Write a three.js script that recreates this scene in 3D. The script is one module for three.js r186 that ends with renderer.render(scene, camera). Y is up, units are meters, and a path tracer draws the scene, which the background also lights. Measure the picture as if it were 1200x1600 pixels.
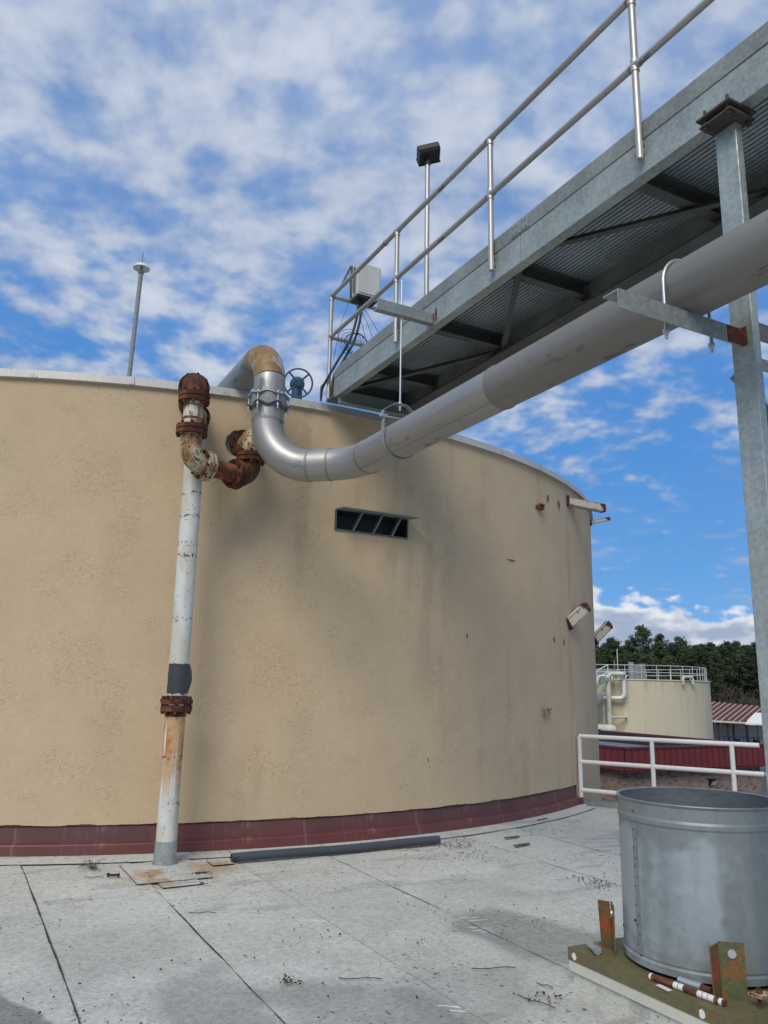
import * as THREE from 'three';
import { ImprovedNoise } from 'three/addons/math/ImprovedNoise.js';
import { mergeGeometries } from 'three/addons/utils/BufferGeometryUtils.js';
import { RoundedBoxGeometry } from 'three/addons/geometries/RoundedBoxGeometry.js';

// ------------------------------------------------------------------ camera, sky, sun, exposure
const scene = new THREE.Scene();
const renderer = new THREE.WebGLRenderer({ antialias: true });
renderer.setSize(768, 1024);
renderer.toneMapping = THREE.LinearToneMapping;
renderer.toneMappingExposure = 1.45;
renderer.shadowMap.enabled = true;
renderer.shadowMap.type = THREE.PCFSoftShadowMap;

const PITCH = 0.215065, ROLL = 0.01942;
const camera = new THREE.PerspectiveCamera(65.8, 768 / 1024, 0.1, 2500);
camera.position.set(0, 1.7, 0);
camera.up.set(-Math.sin(ROLL), Math.cos(ROLL) * Math.cos(PITCH), Math.cos(ROLL) * Math.sin(PITCH));
camera.lookAt(0, 1.7 + Math.sin(PITCH), -Math.cos(PITCH));

const SUN_DIR = new THREE.Vector3(-0.33, 0, 0.944).multiplyScalar(Math.cos(0.77)).setY(Math.sin(0.77));
const sun = new THREE.DirectionalLight(new THREE.Color(1.0, 0.93, 0.81), 1.5);
sun.position.copy(SUN_DIR).multiplyScalar(60);
sun.castShadow = true; sun.shadow.radius = 56; sun.shadow.mapSize.set(2048, 2048);
Object.assign(sun.shadow.camera, { left: -40, right: 40, top: 40, bottom: -40, near: 1, far: 200 });
scene.add(sun, sun.target);

const PN = new ImprovedNoise();
function fbm(x, y, z, oct, lac = 2.03, gain = 0.5) {           // about -1..1
  let a = 1, s = 0, n = 0;
  for (let i = 0; i < oct; i++) { s += a * PN.noise(x, y, z); n += a; a *= gain; x = x * lac + 17.3; y = y * lac + 5.1; z = z * lac + 9.7; }
  return s / n;
}
const clamp = THREE.MathUtils.clamp, lerp = THREE.MathUtils.lerp, sstep = (a, b, x) => { const t = clamp((x - a) / (b - a), 0, 1); return t * t * (3 - 2 * t); };
const E1 = 1 / 1.45;                                            // sky values below are what the picture shows; the exposure brings them back
{
  const W = 4096, H = 2048, data = new Float32Array(W * H * 4);
  for (let j = 0; j < H; j++) {
    const el = ((j + 0.5) / H - 0.5) * Math.PI, y = Math.sin(el), ce = Math.cos(el), eld = el * 57.29578;
    for (let i = 0; i < W; i++) {
      const k = (j * W + i) * 4;
      let r, g, b;
      if (eld < -1.5) { r = 0.30; g = 0.33; b = 0.36; } else {
        const th = ((i + 0.5) / W - 0.5) * 2 * Math.PI, x = ce * Math.cos(th), z = ce * Math.sin(th);
        const yy = Math.max(y, 0);
        // clear air
        const h = Math.pow(1 - yy, 5);
        r = lerp(0.060, 0.17, h); g = lerp(0.235, 0.49, h); b = lerp(0.63, 0.92, h);
        const hz = Math.exp(-yy * 22); r = lerp(r, 0.62, hz * 0.55); g = lerp(g, 0.72, hz * 0.55); b = lerp(b, 0.84, hz * 0.5);
        // high layer: altocumulus on a plane overhead
        const q = 1 / (yy + 0.16), u = x * q, v = z * q;
        const azd = Math.atan2(x, -z) * 57.29578;
        const wx = 0.35 * PN.noise(u * 1.7, v * 1.7, 3.3), wy = 0.35 * PN.noise(u * 1.7, v * 1.7, 7.9);
        let n = 0.26 * fbm(u * 1.25 + wx, v * 1.25 + wy, 1.7, 3) + 1.15 * fbm(u * 10.5 + wx * 1.6, v * 10.5 + wy * 1.6, 4.4, 5, 2.05, 0.52);
        const clear = Math.exp(-Math.pow((azd - 20) / 13, 2) - Math.pow((eld - 10) / 8.5, 2));
        const bias = -0.02 + 0.10 * sstep(14, 38, eld) - 0.50 * clear;
        const d = n + bias;
        let a = sstep(-0.32, 0.40, d); a = lerp(a, 1, 0.62 * sstep(15, 40, eld) * (1 - clear)); a = lerp(a, 1, 0.13 * clear * clamp(1 + 1.6 * fbm(u * 3, v * 3, 6.1, 3), 0, 2));
        a *= 0.94 * sstep(0.02, 0.10, yy) ;
        const n2 = 0.5 + 0.9 * fbm(u * 2.1 + 5 + wx, v * 2.1 + wy, 11.2, 4) + 0.35 * fbm(u * 6 + 3, v * 6, 8.8, 3);
        const m = clamp(n2 * 0.45 + 0.18 + d * 0.85, 0, 1);
        const cr = lerp(0.25, 0.63, m), cg = lerp(0.345, 0.685, m), cb = lerp(0.54, 0.78, m);
        r = lerp(r, cr, a); g = lerp(g, cg, a); b = lerp(b, cb, a);
        // low cumulus along the horizon
        if (eld < 13) {
          const c0 = fbm(x * 5.0 + 1.9, y * 4.0, z * 5.0 + 0.7, 3), c1 = fbm(x * 24, y * 46, z * 24, 5, 2.1, 0.55);
          const hgt = 7.4 + 5.5 * c0 + 3.8 * c1;
          const ca = sstep(-0.15, 0.75, hgt - eld) * 0.97;
          const edge = sstep(0.1, 2.6, hgt - eld), body = fbm(x * 17 + 8, y * 60, z * 17, 4);
          const mm = clamp(0.95 - 0.85 * edge + 1.25 * body + 0.30 * sstep(4.5, 0, eld), 0, 1);
          r = lerp(r, lerp(0.36, 0.84, mm), ca); g = lerp(g, lerp(0.435, 0.86, mm), ca); b = lerp(b, lerp(0.575, 0.90, mm), ca);
          // small stray clouds
          const s1 = fbm(x * 13 + 2.2, y * 62, z * 13 + 6.1, 4), sa = sstep(0.20, 0.42, s1) * 0.55 * sstep(2, 5, eld) * sstep(13, 8, eld);
          r = lerp(r, 0.36, sa); g = lerp(g, 0.44, sa); b = lerp(b, 0.60, sa);
        }
      }
      data[k] = r * E1; data[k + 1] = g * E1; data[k + 2] = b * E1; data[k + 3] = 1;
    }
  }
  const sky = new THREE.DataTexture(data, W, H, THREE.RGBAFormat, THREE.FloatType);
  sky.mapping = THREE.EquirectangularReflectionMapping; sky.magFilter = THREE.LinearFilter; sky.minFilter = THREE.LinearFilter; sky.needsUpdate = true;
  scene.background = sky; scene.environment = sky;
}

// ------------------------------------------------------------------ helpers
let seed = 20240611;
function rnd() { seed = (seed + 0x6D2B79F5) | 0; let t = Math.imul(seed ^ (seed >>> 15), 1 | seed); t = (t + Math.imul(t ^ (t >>> 7), 61 | t)) ^ t; return ((t ^ (t >>> 14)) >>> 0) / 4294967296; }
const rr = (a, b) => a + (b - a) * rnd();
const V = (x, y, z) => new THREE.Vector3(x, y, z);
const R_ = THREE.MathUtils.degToRad;

const taken = {};
function numbered(name) { const n = taken[name] ?? 0; taken[name] = n + 1; return n ? `${name}_${String(n).padStart(3, '0')}` : name; }
// a thing: a Group at its base; parts are given in the coordinates of `frame` (world by default) and moved to the base
function thing(name, label, category, at = [0, 0, 0], turn = 0, group) {
  const o = new THREE.Group(); o.name = numbered(name); scene.add(o);
  o.position.set(...at); o.rotation.y = turn; o.off = V(0, 0, 0);
  o.userData = { label, category }; if (group) o.userData.group = group;
  return o;
}
function norm(g) {
  g = g.index ? g.toNonIndexed() : g;
  for (const k of Object.keys(g.attributes)) if (!['position', 'normal', 'uv', 'color'].includes(k)) g.deleteAttribute(k);
  if (!g.attributes.normal) g.computeVertexNormals();
  if (!g.attributes.uv) boxUV(g);
  return g;
}
function merge(list) {
  list = list.map(norm);
  const col = list.some((g) => g.attributes.color);
  if (!col) return list.length === 1 ? list[0] : mergeGeometries(list);
  return mergeGeometries(list.map((g) => { if (!g.attributes.color) g.setAttribute('color', new THREE.BufferAttribute(new Float32Array(g.attributes.position.count * 3).fill(1), 3)); return g; }));
}
function part(parent, name, geos, mat, label) {
  let g = merge(Array.isArray(geos) ? geos : [geos]);
  let p = parent; while (p && !p.off) p = p.parent;
  if (p && p.off.lengthSq()) g.translate(-p.off.x, -p.off.y, -p.off.z);
  const m = new THREE.Mesh(g, mat); m.name = name; m.castShadow = m.receiveShadow = true; if (label) m.userData.label = label;
  parent.add(m); return m;
}
function single(name, geos, mat, label, category, group) {            // a thing of one mesh, placed with its origin at its base
  const g = merge(Array.isArray(geos) ? geos : [geos]); g.computeBoundingBox();
  const c = g.boundingBox.getCenter(V(0, 0, 0)); c.y = g.boundingBox.min.y; g.translate(-c.x, -c.y, -c.z);
  const m = new THREE.Mesh(g, mat); m.name = numbered(name); m.position.copy(c); m.castShadow = m.receiveShadow = true;
  m.userData = { label, category }; if (group) m.userData.group = group; scene.add(m); return m;
}
function struct(name, geos, mat) { const m = new THREE.Mesh(merge(Array.isArray(geos) ? geos : [geos]), mat); m.name = numbered(name); m.userData.kind = 'structure'; m.castShadow = m.receiveShadow = true; scene.add(m); return m; }

// uv in metres, by the face's main direction
function boxUV(g, s = 1) {
  const p = g.attributes.position, n = p.count, uv = new Float32Array(n * 2), a = V(), b = V(), c = V();
  for (let i = 0; i + 2 < n; i += 3) {
    a.fromBufferAttribute(p, i); b.fromBufferAttribute(p, i + 1); c.fromBufferAttribute(p, i + 2);
    const f = b.clone().sub(a).cross(c.clone().sub(a)), x = Math.abs(f.x), y = Math.abs(f.y), z = Math.abs(f.z);
    for (let k = 0; k < 3; k++) {
      const q = [a, b, c][k]; let u, v;
      if (x > y && x > z) { u = q.z; v = q.y; } else if (y > z) { u = q.x; v = q.z; } else { u = q.x; v = q.y; }
      uv[(i + k) * 2] = u * s; uv[(i + k) * 2 + 1] = v * s;
    }
  }
  g.setAttribute('uv', new THREE.BufferAttribute(uv, 2)); return g;
}
function box(w, h, d, x = 0, y = 0, z = 0, bev = 0) {
  let g = bev > 0 ? new RoundedBoxGeometry(w, h, d, 2, bev) : new THREE.BoxGeometry(w, h, d);
  g = g.index ? g.toNonIndexed() : g; g.translate(x, y, z); return boxUV(g);
}
function span(x0, x1, y0, y1, z0, z1, bev = 0) { return box(x1 - x0, y1 - y0, z1 - z0, (x0 + x1) / 2, (y0 + y1) / 2, (z0 + z1) / 2, bev); }
// box between two points, cross-section w (side) x h (up)
function bar(a, b, w, h, up = V(0, 1, 0)) {
  const d = b.clone().sub(a), L = d.length(); d.normalize();
  const side = d.clone().cross(up).normalize(), u2 = side.clone().cross(d).normalize();
  const g = new THREE.BoxGeometry(L, h, w).toNonIndexed(); boxUV(g);
  g.applyMatrix4(new THREE.Matrix4().makeBasis(d, u2, side)); const m = a.clone().add(b).multiplyScalar(0.5); g.translate(m.x, m.y, m.z); return g;
}
// round sweep along points, uv in metres
function sweep(pts, rad, seg = 20, caps = true) {
  const n = pts.length, pos = [], nor = [], uv = [], idx = [];
  const tan = pts.map((p, i) => pts[Math.min(i + 1, n - 1)].clone().sub(pts[Math.max(i - 1, 0)]).normalize());
  let nn = Math.abs(tan[0].y) < 0.9 ? V(0, 1, 0) : V(1, 0, 0); nn.sub(tan[0].clone().multiplyScalar(nn.dot(tan[0]))).normalize();
  let len = 0; const rf = typeof rad === 'function' ? rad : () => rad;
  for (let i = 0; i < n; i++) {
    if (i) { len += pts[i].distanceTo(pts[i - 1]); nn.sub(tan[i].clone().multiplyScalar(nn.dot(tan[i]))).normalize(); }
    const bb = tan[i].clone().cross(nn), r = rf(i / (n - 1), i);
    for (let j = 0; j <= seg; j++) {
      const a = (j / seg) * Math.PI * 2, c = Math.cos(a), s = Math.sin(a), q = nn.clone().multiplyScalar(c).addScaledVector(bb, s);
      nor.push(q.x, q.y, q.z); pos.push(pts[i].x + q.x * r, pts[i].y + q.y * r, pts[i].z + q.z * r); uv.push((j / seg) * 2 * Math.PI * rf(0, 0), len);
    }
  }
  for (let i = 0; i < n - 1; i++) for (let j = 0; j < seg; j++) { const a = i * (seg + 1) + j, b = a + seg + 1; idx.push(a, a + 1, b, a + 1, b + 1, b); }
  const g = new THREE.BufferGeometry();
  if (caps) for (const e of [0, n - 1]) {
    const c = pos.length / 3, t = tan[e].clone().multiplyScalar(e ? 1 : -1); pos.push(pts[e].x, pts[e].y, pts[e].z); nor.push(t.x, t.y, t.z); uv.push(0, 0);
    for (let j = 0; j <= seg; j++) { const o = (e * (seg + 1) + j) * 3; pos.push(pos[o], pos[o + 1], pos[o + 2]); nor.push(t.x, t.y, t.z); uv.push((pos[o] - pts[e].x), (pos[o + 1] - pts[e].y)); }
    for (let j = 0; j < seg; j++) e ? idx.push(c, c + 1 + j, c + 2 + j) : idx.push(c, c + 2 + j, c + 1 + j);
  }
  g.setAttribute('position', new THREE.Float32BufferAttribute(pos, 3)); g.setAttribute('normal', new THREE.Float32BufferAttribute(nor, 3)); g.setAttribute('uv', new THREE.Float32BufferAttribute(uv, 2)); g.setIndex(idx);
  return g.toNonIndexed();
}
const rod = (a, b, r, seg = 12) => sweep([a, b], r, seg);
function arc(c, from, to, n = 14) {                                    // quarter bend about centre c: from/to are radius vectors
  const o = []; for (let i = 0; i <= n; i++) { const a = (i / n) * Math.PI / 2; o.push(c.clone().addScaledVector(from, Math.cos(a)).addScaledVector(to, Math.sin(a))); } return o;
}
function fillet(p0, p1, p2, r, n = 12) {                               // points of the round corner at p1
  const a = p0.clone().sub(p1).normalize(), b = p2.clone().sub(p1).normalize(), ang = Math.acos(clamp(a.dot(b), -1, 1)), t = r / Math.tan(ang / 2);
  const s = p1.clone().addScaledVector(a, t), e = p1.clone().addScaledVector(b, t), bis = a.clone().add(b).normalize(), c = p1.clone().addScaledVector(bis, r / Math.sin(ang / 2));
  const vs = s.clone().sub(c), ve = e.clone().sub(c), tot = Math.acos(clamp(vs.dot(ve) / r / r, -1, 1)), o = [];
  for (let i = 0; i <= n; i++) { const k = i / n; o.push(c.clone().addScaledVector(vs, Math.sin((1 - k) * tot) / Math.sin(tot)).addScaledVector(ve, Math.sin(k * tot) / Math.sin(tot))); }
  return o;
}
// ring (washer, flange) about axis dir at point c
function disc(c, dir, r, th, seg = 28) { const d = dir.clone().normalize().multiplyScalar(th / 2); return sweep([c.clone().sub(d), c.clone().sub(d).addScaledVector(dir.clone().normalize(), 0.004), c.clone().add(d).addScaledVector(dir.clone().normalize(), -0.004), c.clone().add(d)], (t, i) => (i === 0 || i === 3) ? r - 0.004 : r, seg); }
function basis(dir) { const d = dir.clone().normalize(), a = Math.abs(d.y) < 0.9 ? V(0, 1, 0) : V(1, 0, 0); const u = a.sub(d.clone().multiplyScalar(a.dot(d))).normalize(); return [d, u, d.clone().cross(u)]; }
function hexes(c, dir, ring, n, r, L, a0 = 0.2) {                        // bolt heads round a flange
  const [d, u, w] = basis(dir), o = [];
  for (let i = 0; i < n; i++) { const a = a0 + i / n * Math.PI * 2, q = c.clone().addScaledVector(u, Math.cos(a) * ring).addScaledVector(w, Math.sin(a) * ring); o.push(sweep([q.clone().addScaledVector(d, -L / 2), q.clone().addScaledVector(d, L / 2)], r, 6)); }
  return o;
}

// ------------------------------------------------------------------ textures
const enc = (c) => { c = clamp(c, 0, 1); return 255 * (c <= 0.0031308 ? c * 12.92 : 1.055 * Math.pow(c, 1 / 2.4) - 0.055); };
function tex(w, h, fn, srgb = true, rep = [1, 1]) {
  const d = new Uint8Array(w * h * 4);
  for (let j = 0; j < h; j++) for (let i = 0; i < w; i++) {
    const c = fn((i + 0.5) / w, (j + 0.5) / h, i, j), k = (j * w + i) * 4;
    if (srgb) { d[k] = enc(c[0]); d[k + 1] = enc(c[1]); d[k + 2] = enc(c[2]); } else d[k] = d[k + 1] = d[k + 2] = clamp(c, 0, 1) * 255;
    d[k + 3] = 255;
  }
  const t = new THREE.DataTexture(d, w, h, THREE.RGBAFormat); t.wrapS = t.wrapT = THREE.RepeatWrapping; t.magFilter = THREE.LinearFilter; t.minFilter = THREE.LinearMipmapLinearFilter;
  t.generateMipmaps = true; if (srgb) t.colorSpace = THREE.SRGBColorSpace; t.repeat.set(...rep); t.needsUpdate = true; return t;
}
// noise that repeats over the unit square (walks round two circles folded into three axes)
function hash2(x, y, s) { let h = Math.imul(x, 374761393) ^ Math.imul(y, 668265263) ^ Math.imul(s, 1274126177); h = Math.imul(h ^ (h >>> 13), 1274126177); return ((h ^ (h >>> 16)) >>> 0) / 4294967296; }
function vnoise(u, v, fx, fy, s) {
  const x = u * fx, y = v * fy, x0 = Math.floor(x), y0 = Math.floor(y); let a = x - x0, b = y - y0; a = a * a * (3 - 2 * a); b = b * b * (3 - 2 * b);
  const X0 = ((x0 % fx) + fx) % fx, X1 = (X0 + 1) % fx, Y0 = ((y0 % fy) + fy) % fy, Y1 = (Y0 + 1) % fy;
  return lerp(lerp(hash2(X0, Y0, s), hash2(X1, Y0, s), a), lerp(hash2(X0, Y1, s), hash2(X1, Y1, s), a), b);
}
function tfbm(u, v, fx, fy, oct, s, gain = 0.5) { let a = 1, n = 0, t = 0; for (let i = 0; i < oct; i++) { t += a * vnoise(u, v, fx, fy, s + i * 7); n += a; a *= gain; fx *= 2; fy *= 2; } return t / n; }
const mixc = (a, b, t) => [lerp(a[0], b[0], t), lerp(a[1], b[1], t), lerp(a[2], b[2], t)];
const mul = (a, k) => [a[0] * k, a[1] * k, a[2] * k];
const std = (o) => new THREE.MeshStandardMaterial(o);

// stucco: worm-track float finish, 2 m tile
const stuccoH = new Float32Array(1024 * 1024);
for (let j = 0; j < 1024; j++) for (let i = 0; i < 1024; i++) {
  const u = i / 1024, v = j / 1024, g = tfbm(u, v, 170, 170, 2, 3), w1 = tfbm(u, v, 60, 95, 3, 11), trk = Math.abs(w1 - 0.5), pres = sstep(0.44, 0.62, tfbm(u, v, 7, 7, 3, 71));
  const pit = sstep(0.020, 0.004, trk) * pres;
  stuccoH[j * 1024 + i] = 0.72 + 0.22 * (g - 0.5) - 0.55 * pit;
}
const tStuccoB = tex(1024, 1024, (u, v, i, j) => stuccoH[j * 1024 + i], false, [0.5, 0.5]);
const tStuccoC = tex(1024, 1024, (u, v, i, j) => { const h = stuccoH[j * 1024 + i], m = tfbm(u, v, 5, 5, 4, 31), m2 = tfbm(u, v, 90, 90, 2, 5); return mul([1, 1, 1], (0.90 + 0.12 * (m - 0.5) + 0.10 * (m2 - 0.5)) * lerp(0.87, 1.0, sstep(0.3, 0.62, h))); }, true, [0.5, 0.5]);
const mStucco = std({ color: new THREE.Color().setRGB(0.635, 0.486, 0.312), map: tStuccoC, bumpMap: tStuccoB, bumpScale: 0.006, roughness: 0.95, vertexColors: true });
const mFarTank = std({ color: new THREE.Color().setRGB(0.64, 0.57, 0.405), roughness: 0.95, vertexColors: true });

// rust
const tRust = tex(512, 512, (u, v) => {
  const a = tfbm(u, v, 6, 6, 5, 41), b = tfbm(u, v, 24, 24, 3, 43), c = tfbm(u, v, 3, 3, 4, 45);
  let q = mixc([0.062, 0.022, 0.015], [0.16, 0.050, 0.022], sstep(0.35, 0.62, a)); q = mixc(q, [0.30, 0.105, 0.032], sstep(0.60, 0.78, b * 0.6 + c * 0.4)); return mul(q, 0.75 + 0.5 * b);
}, true, [2, 2]);
const tRustB = tex(512, 512, (u, v) => tfbm(u, v, 40, 40, 4, 47), false, [2, 2]);
const mRust = std({ map: tRust, bumpMap: tRustB, bumpScale: 0.006, roughness: 0.92 });
const mRustBright = std({ map: tRust, color: new THREE.Color().setRGB(1.9, 1.75, 1.7), bumpMap: tRustB, bumpScale: 0.003, roughness: 0.85 });
// cream paint breaking into rust
const tCream = tex(512, 512, (u, v) => {
  const a = tfbm(u, v, 5, 5, 5, 51), b = tfbm(u, v, 22, 9, 4, 53); let q = mixc([0.52, 0.44, 0.29], [0.34, 0.24, 0.125], sstep(0.40, 0.60, a));
  q = mixc(q, [0.26, 0.11, 0.04], sstep(0.52, 0.66, b * 0.6 + a * 0.4)); return mixc(q, [0.07, 0.03, 0.02], sstep(0.62, 0.70, tfbm(u, v, 30, 30, 3, 57)));
}, true, [2, 2]);
const mCream = std({ map: tCream, bumpMap: tRustB, bumpScale: 0.003, roughness: 0.8 });
// white riser paint: 1 unit of u = 0.63 m round, v = height in metres / 4.6
const tWhite = tex(256, 2048, (u, v) => {
  const y = v * 4.6, n = tfbm(u, v, 14, 110, 4, 61), n2 = tfbm(u, v, 30, 260, 3, 63), n3 = tfbm(u, v, 5, 16, 4, 65);
  let q = mixc([0.66, 0.67, 0.64], [0.58, 0.57, 0.49], sstep(0.4, 0.65, n3));
  const run = tfbm(u, 0.5, 16, 2, 3, 67);                                             // rust runs below the flange
  const wob = y + 0.5 * (run - 0.5);
  if (y < 1.42) { const k = sstep(0.40, 1.15, wob) * sstep(0.40, 0.54, run * 0.75 + n3 * 0.35); q = mixc(q, [0.46, 0.20, 0.055], 1.0 * k * (0.6 + 0.7 * n)); q = mixc(q, [0.58, 0.46, 0.26], 0.5 * sstep(0.1, 1.1, y) * sstep(0.40, 0.6, n3)); }
  for (const b of [0.55, 0.98, 1.86, 2.3, 2.95, 3.06, 3.35, 3.6]) { const w = Math.exp(-Math.pow((y - b + 0.03 * (n3 - 0.5)) / 0.022, 2)); q = mixc(q, [0.14, 0.075, 0.04], clamp(w * sstep(0.56, 0.64, n2) * 1.1, 0, 1)); }
  q = mixc(q, [0.20, 0.11, 0.06], sstep(0.78, 0.82, n2)); return q;
}, true, [1 / 0.628, 1 / 4.6]);
const mWhitePipe = std({ map: tWhite, roughness: 0.5 });
// galvanised steel: spangle
function cells(u, v, f, s) { const x = u * f, y = v * f, x0 = Math.floor(x), y0 = Math.floor(y); let d1 = 9, id = 0; for (let a = -1; a < 2; a++) for (let b = -1; b < 2; b++) { const X = ((x0 + a) % f + f) % f, Y = ((y0 + b) % f + f) % f, px = x0 + a + hash2(X, Y, s), py = y0 + b + hash2(X, Y, s + 1), d = (x - px) ** 2 + (y - py) ** 2; if (d < d1) { d1 = d; id = hash2(X, Y, s + 2); } } return id; }
const tGalv = tex(512, 512, (u, v) => { const c = cells(u + 0.008 * tfbm(u, v, 30, 30, 2, 7), v, 46, 71), m = tfbm(u, v, 4, 4, 4, 73), st = tfbm(u, v, 40, 3, 3, 75); return mul([0.92, 1.0, 1.02], 0.78 + 0.20 * (c - 0.5) + 0.34 * (m - 0.5) + 0.12 * (st - 0.5)); }, true, [1.1, 1.1]);
const tGalvR = tex(256, 256, (u, v) => 0.48 + 0.35 * (cells(u, v, 23, 71) - 0.5) + 0.4 * (tfbm(u, v, 5, 5, 4, 77) - 0.5), false, [1.1, 1.1]);
const mGalv = std({ map: tGalv, color: new THREE.Color().setRGB(0.485, 0.505, 0.475), roughnessMap: tGalvR, roughness: 1, metalness: 0.35 });
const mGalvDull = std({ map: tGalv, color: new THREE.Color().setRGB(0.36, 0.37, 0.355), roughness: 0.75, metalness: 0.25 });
const mGalvDark = std({ map: tGalv, color: new THREE.Color().setRGB(0.17, 0.185, 0.20), roughness: 0.7, metalness: 0.25 });

const mZinc = std({ color: new THREE.Color().setRGB(0.66, 0.66, 0.66), roughness: 0.38, metalness: 0.8 });
// stainless pipe: dull grey with smudges and long brush marks
const tSteel = tex(1024, 1024, (u, v) => { const a = tfbm(u, v, 3, 2, 5, 81), b = tfbm(u, v, 90, 3, 3, 83), c = tfbm(u, v, 14, 14, 4, 85); let k = 0.84 + 0.34 * (a - 0.5) + 0.20 * (b - 0.5); k *= 1 - 0.45 * sstep(0.68, 0.76, c) * sstep(0.5, 0.6, a); return [k, k * 0.99, k * 0.97]; }, true, [0.98, 0.4]);
const tSteelR = tex(512, 512, (u, v) => 0.52 + 0.34 * (tfbm(u, v, 4, 4, 5, 87) - 0.5) + 0.12 * (tfbm(u, v, 80, 4, 2, 89) - 0.5), false, [0.98, 0.4]);
const mAlu = std({ map: tSteel, color: new THREE.Color().setRGB(0.56, 0.54, 0.50), roughness: 0.45, metalness: 0.65 });
const mSteel = std({ map: tSteel, color: new THREE.Color().setRGB(0.43, 0.43, 0.42), roughnessMap: tSteelR, roughness: 1, metalness: 0.65 });
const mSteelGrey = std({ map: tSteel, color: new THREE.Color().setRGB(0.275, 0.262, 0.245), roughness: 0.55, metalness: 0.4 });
const mWeld = std({ color: new THREE.Color().setRGB(0.30, 0.27, 0.24), roughness: 0.6, metalness: 0.5 });
const tTanEl = tex(512, 512, (u, v) => { const p = tfbm(u, v, 4, 4, 5, 91), e = tfbm(u, v, 26, 26, 3, 93); const k = sstep(0.53, 0.62, p * 0.8 + e * 0.2); return mul(mixc(mixc([0.30, 0.175, 0.065], [0.22, 0.135, 0.06], sstep(0.4, 0.6, tfbm(u, v, 7, 7, 4, 95))), [0.34, 0.37, 0.35], k), 0.8 + 0.4 * e); }, true, [1.0, 1.0]);
const mTanEl = std({ map: tTanEl, roughness: 0.55 });
const mTeal = std({ map: tSteel, color: new THREE.Color().setRGB(0.26, 0.32, 0.33), roughness: 0.5 });
// metal coping, red flashing
const tChalk = tex(512, 512, (u, v) => { const s = tfbm(u, v, 46, 4, 4, 101), a = tfbm(u, v, 5, 5, 5, 103), k = sstep(0.60, 0.76, s * 0.7 + a * 0.3); return mul(mixc([0.140, 0.050, 0.046], [0.26, 0.17, 0.16], k * 0.55), 0.75 + 0.5 * a); }, true, [0.7, 0.7]);
const mFlash = [0, 1, 2].map((k) => std({ map: tChalk, color: new THREE.Color().setRGB(1 - 0.1 * k, 1 - 0.05 * k, 1), roughness: 0.6 }));
const mFlashLow = [0, 1].map((k) => std({ map: tChalk, color: new THREE.Color().setRGB(1.05 - 0.1 * k, 0.85, 0.82), roughness: 0.5 }));
const mCoping = std({ map: tSteel, color: new THREE.Color().setRGB(0.62, 0.61, 0.585), roughness: 0.5, metalness: 0.3 });
const mSeal = std({ color: new THREE.Color().setRGB(0.028, 0.022, 0.018), roughness: 0.9 });
const mBlack = std({ color: new THREE.Color().setRGB(0.020, 0.021, 0.023), roughness: 0.55 });
const mCable = std({ color: new THREE.Color().setRGB(0.025, 0.027, 0.032), roughness: 0.5 });
const mPlastic = std({ map: tSteel, color: new THREE.Color().setRGB(0.070, 0.080, 0.095), roughness: 0.5 });
const mGreyBox = std({ map: tSteel, color: new THREE.Color().setRGB(0.66, 0.67, 0.64), roughness: 0.5 });
const mWhite = std({ map: tStuccoC, color: new THREE.Color().setRGB(0.86, 0.85, 0.80), roughness: 0.5 });
const mDuct = std({ color: new THREE.Color().setRGB(0.035, 0.043, 0.052), roughness: 0.55 });
const mBlue = std({ color: new THREE.Color().setRGB(0.035, 0.10, 0.155), roughness: 0.45 });
const mMortar = std({ map: tStuccoC, color: new THREE.Color().setRGB(0.30, 0.31, 0.30), bumpMap: tRustB, bumpScale: 0.01, roughness: 1 });

// ------------------------------------------------------------------ the two frames of the place
// walkway frame: x = metres along the walkway towards the viewer, z = across towards the viewer's side
const W0 = V(-0.688, 0, -8.873), TH = -R_(61.96), AX = V(0.4702, 0, 0.8826), AZ = V(-0.8826, 0, 0.4702);
const wk = (s, y, t) => V(W0.x + AX.x * s - AZ.x * t, y, W0.z + AX.z * s - AZ.z * t);    // t counts away from the viewer's side
function wthing(name, label, category, s, y, t, group) { const p = wk(s, y, t), o = thing(name, label, category, [p.x, p.y, p.z], TH, group); o.off.set(s, y, -t); return o; }
// tank frame
const TC = V(-4.684, 0, -16.982), TR = 8.9036, TT = 4.97;
const onTank = (deg, y, off = 0) => V(TC.x + Math.sin(R_(deg)) * (TR + off), y, TC.z + Math.cos(R_(deg)) * (TR + off));
const radial = (deg) => V(Math.sin(R_(deg)), 0, Math.cos(R_(deg))), tang = (deg) => V(Math.cos(R_(deg)), 0, -Math.sin(R_(deg)));
const GROUND = -5;
console.log('materials done');
const mDk0 = std({ map: tGalv, color: new THREE.Color().setRGB(0.42, 0.455, 0.49), roughness: 0.5, metalness: 0.3 }), mDk1 = std({ map: tGalv, color: new THREE.Color().setRGB(0.40, 0.43, 0.465), roughness: 0.5, metalness: 0.3 }), mDk2 = std({ map: tGalv, color: new THREE.Color().setRGB(0.44, 0.475, 0.51), roughness: 0.5, metalness: 0.3 });
const mRustDark = std({ map: tSteel, color: new THREE.Color().setRGB(0.075, 0.062, 0.055), bumpMap: tRustB, bumpScale: 0.003, roughness: 0.8 });
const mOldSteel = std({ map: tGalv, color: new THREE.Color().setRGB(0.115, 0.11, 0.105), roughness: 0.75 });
const mTrim = std({ map: tStuccoC, color: new THREE.Color().setRGB(0.66, 0.64, 0.55), roughness: 0.8 });
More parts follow.
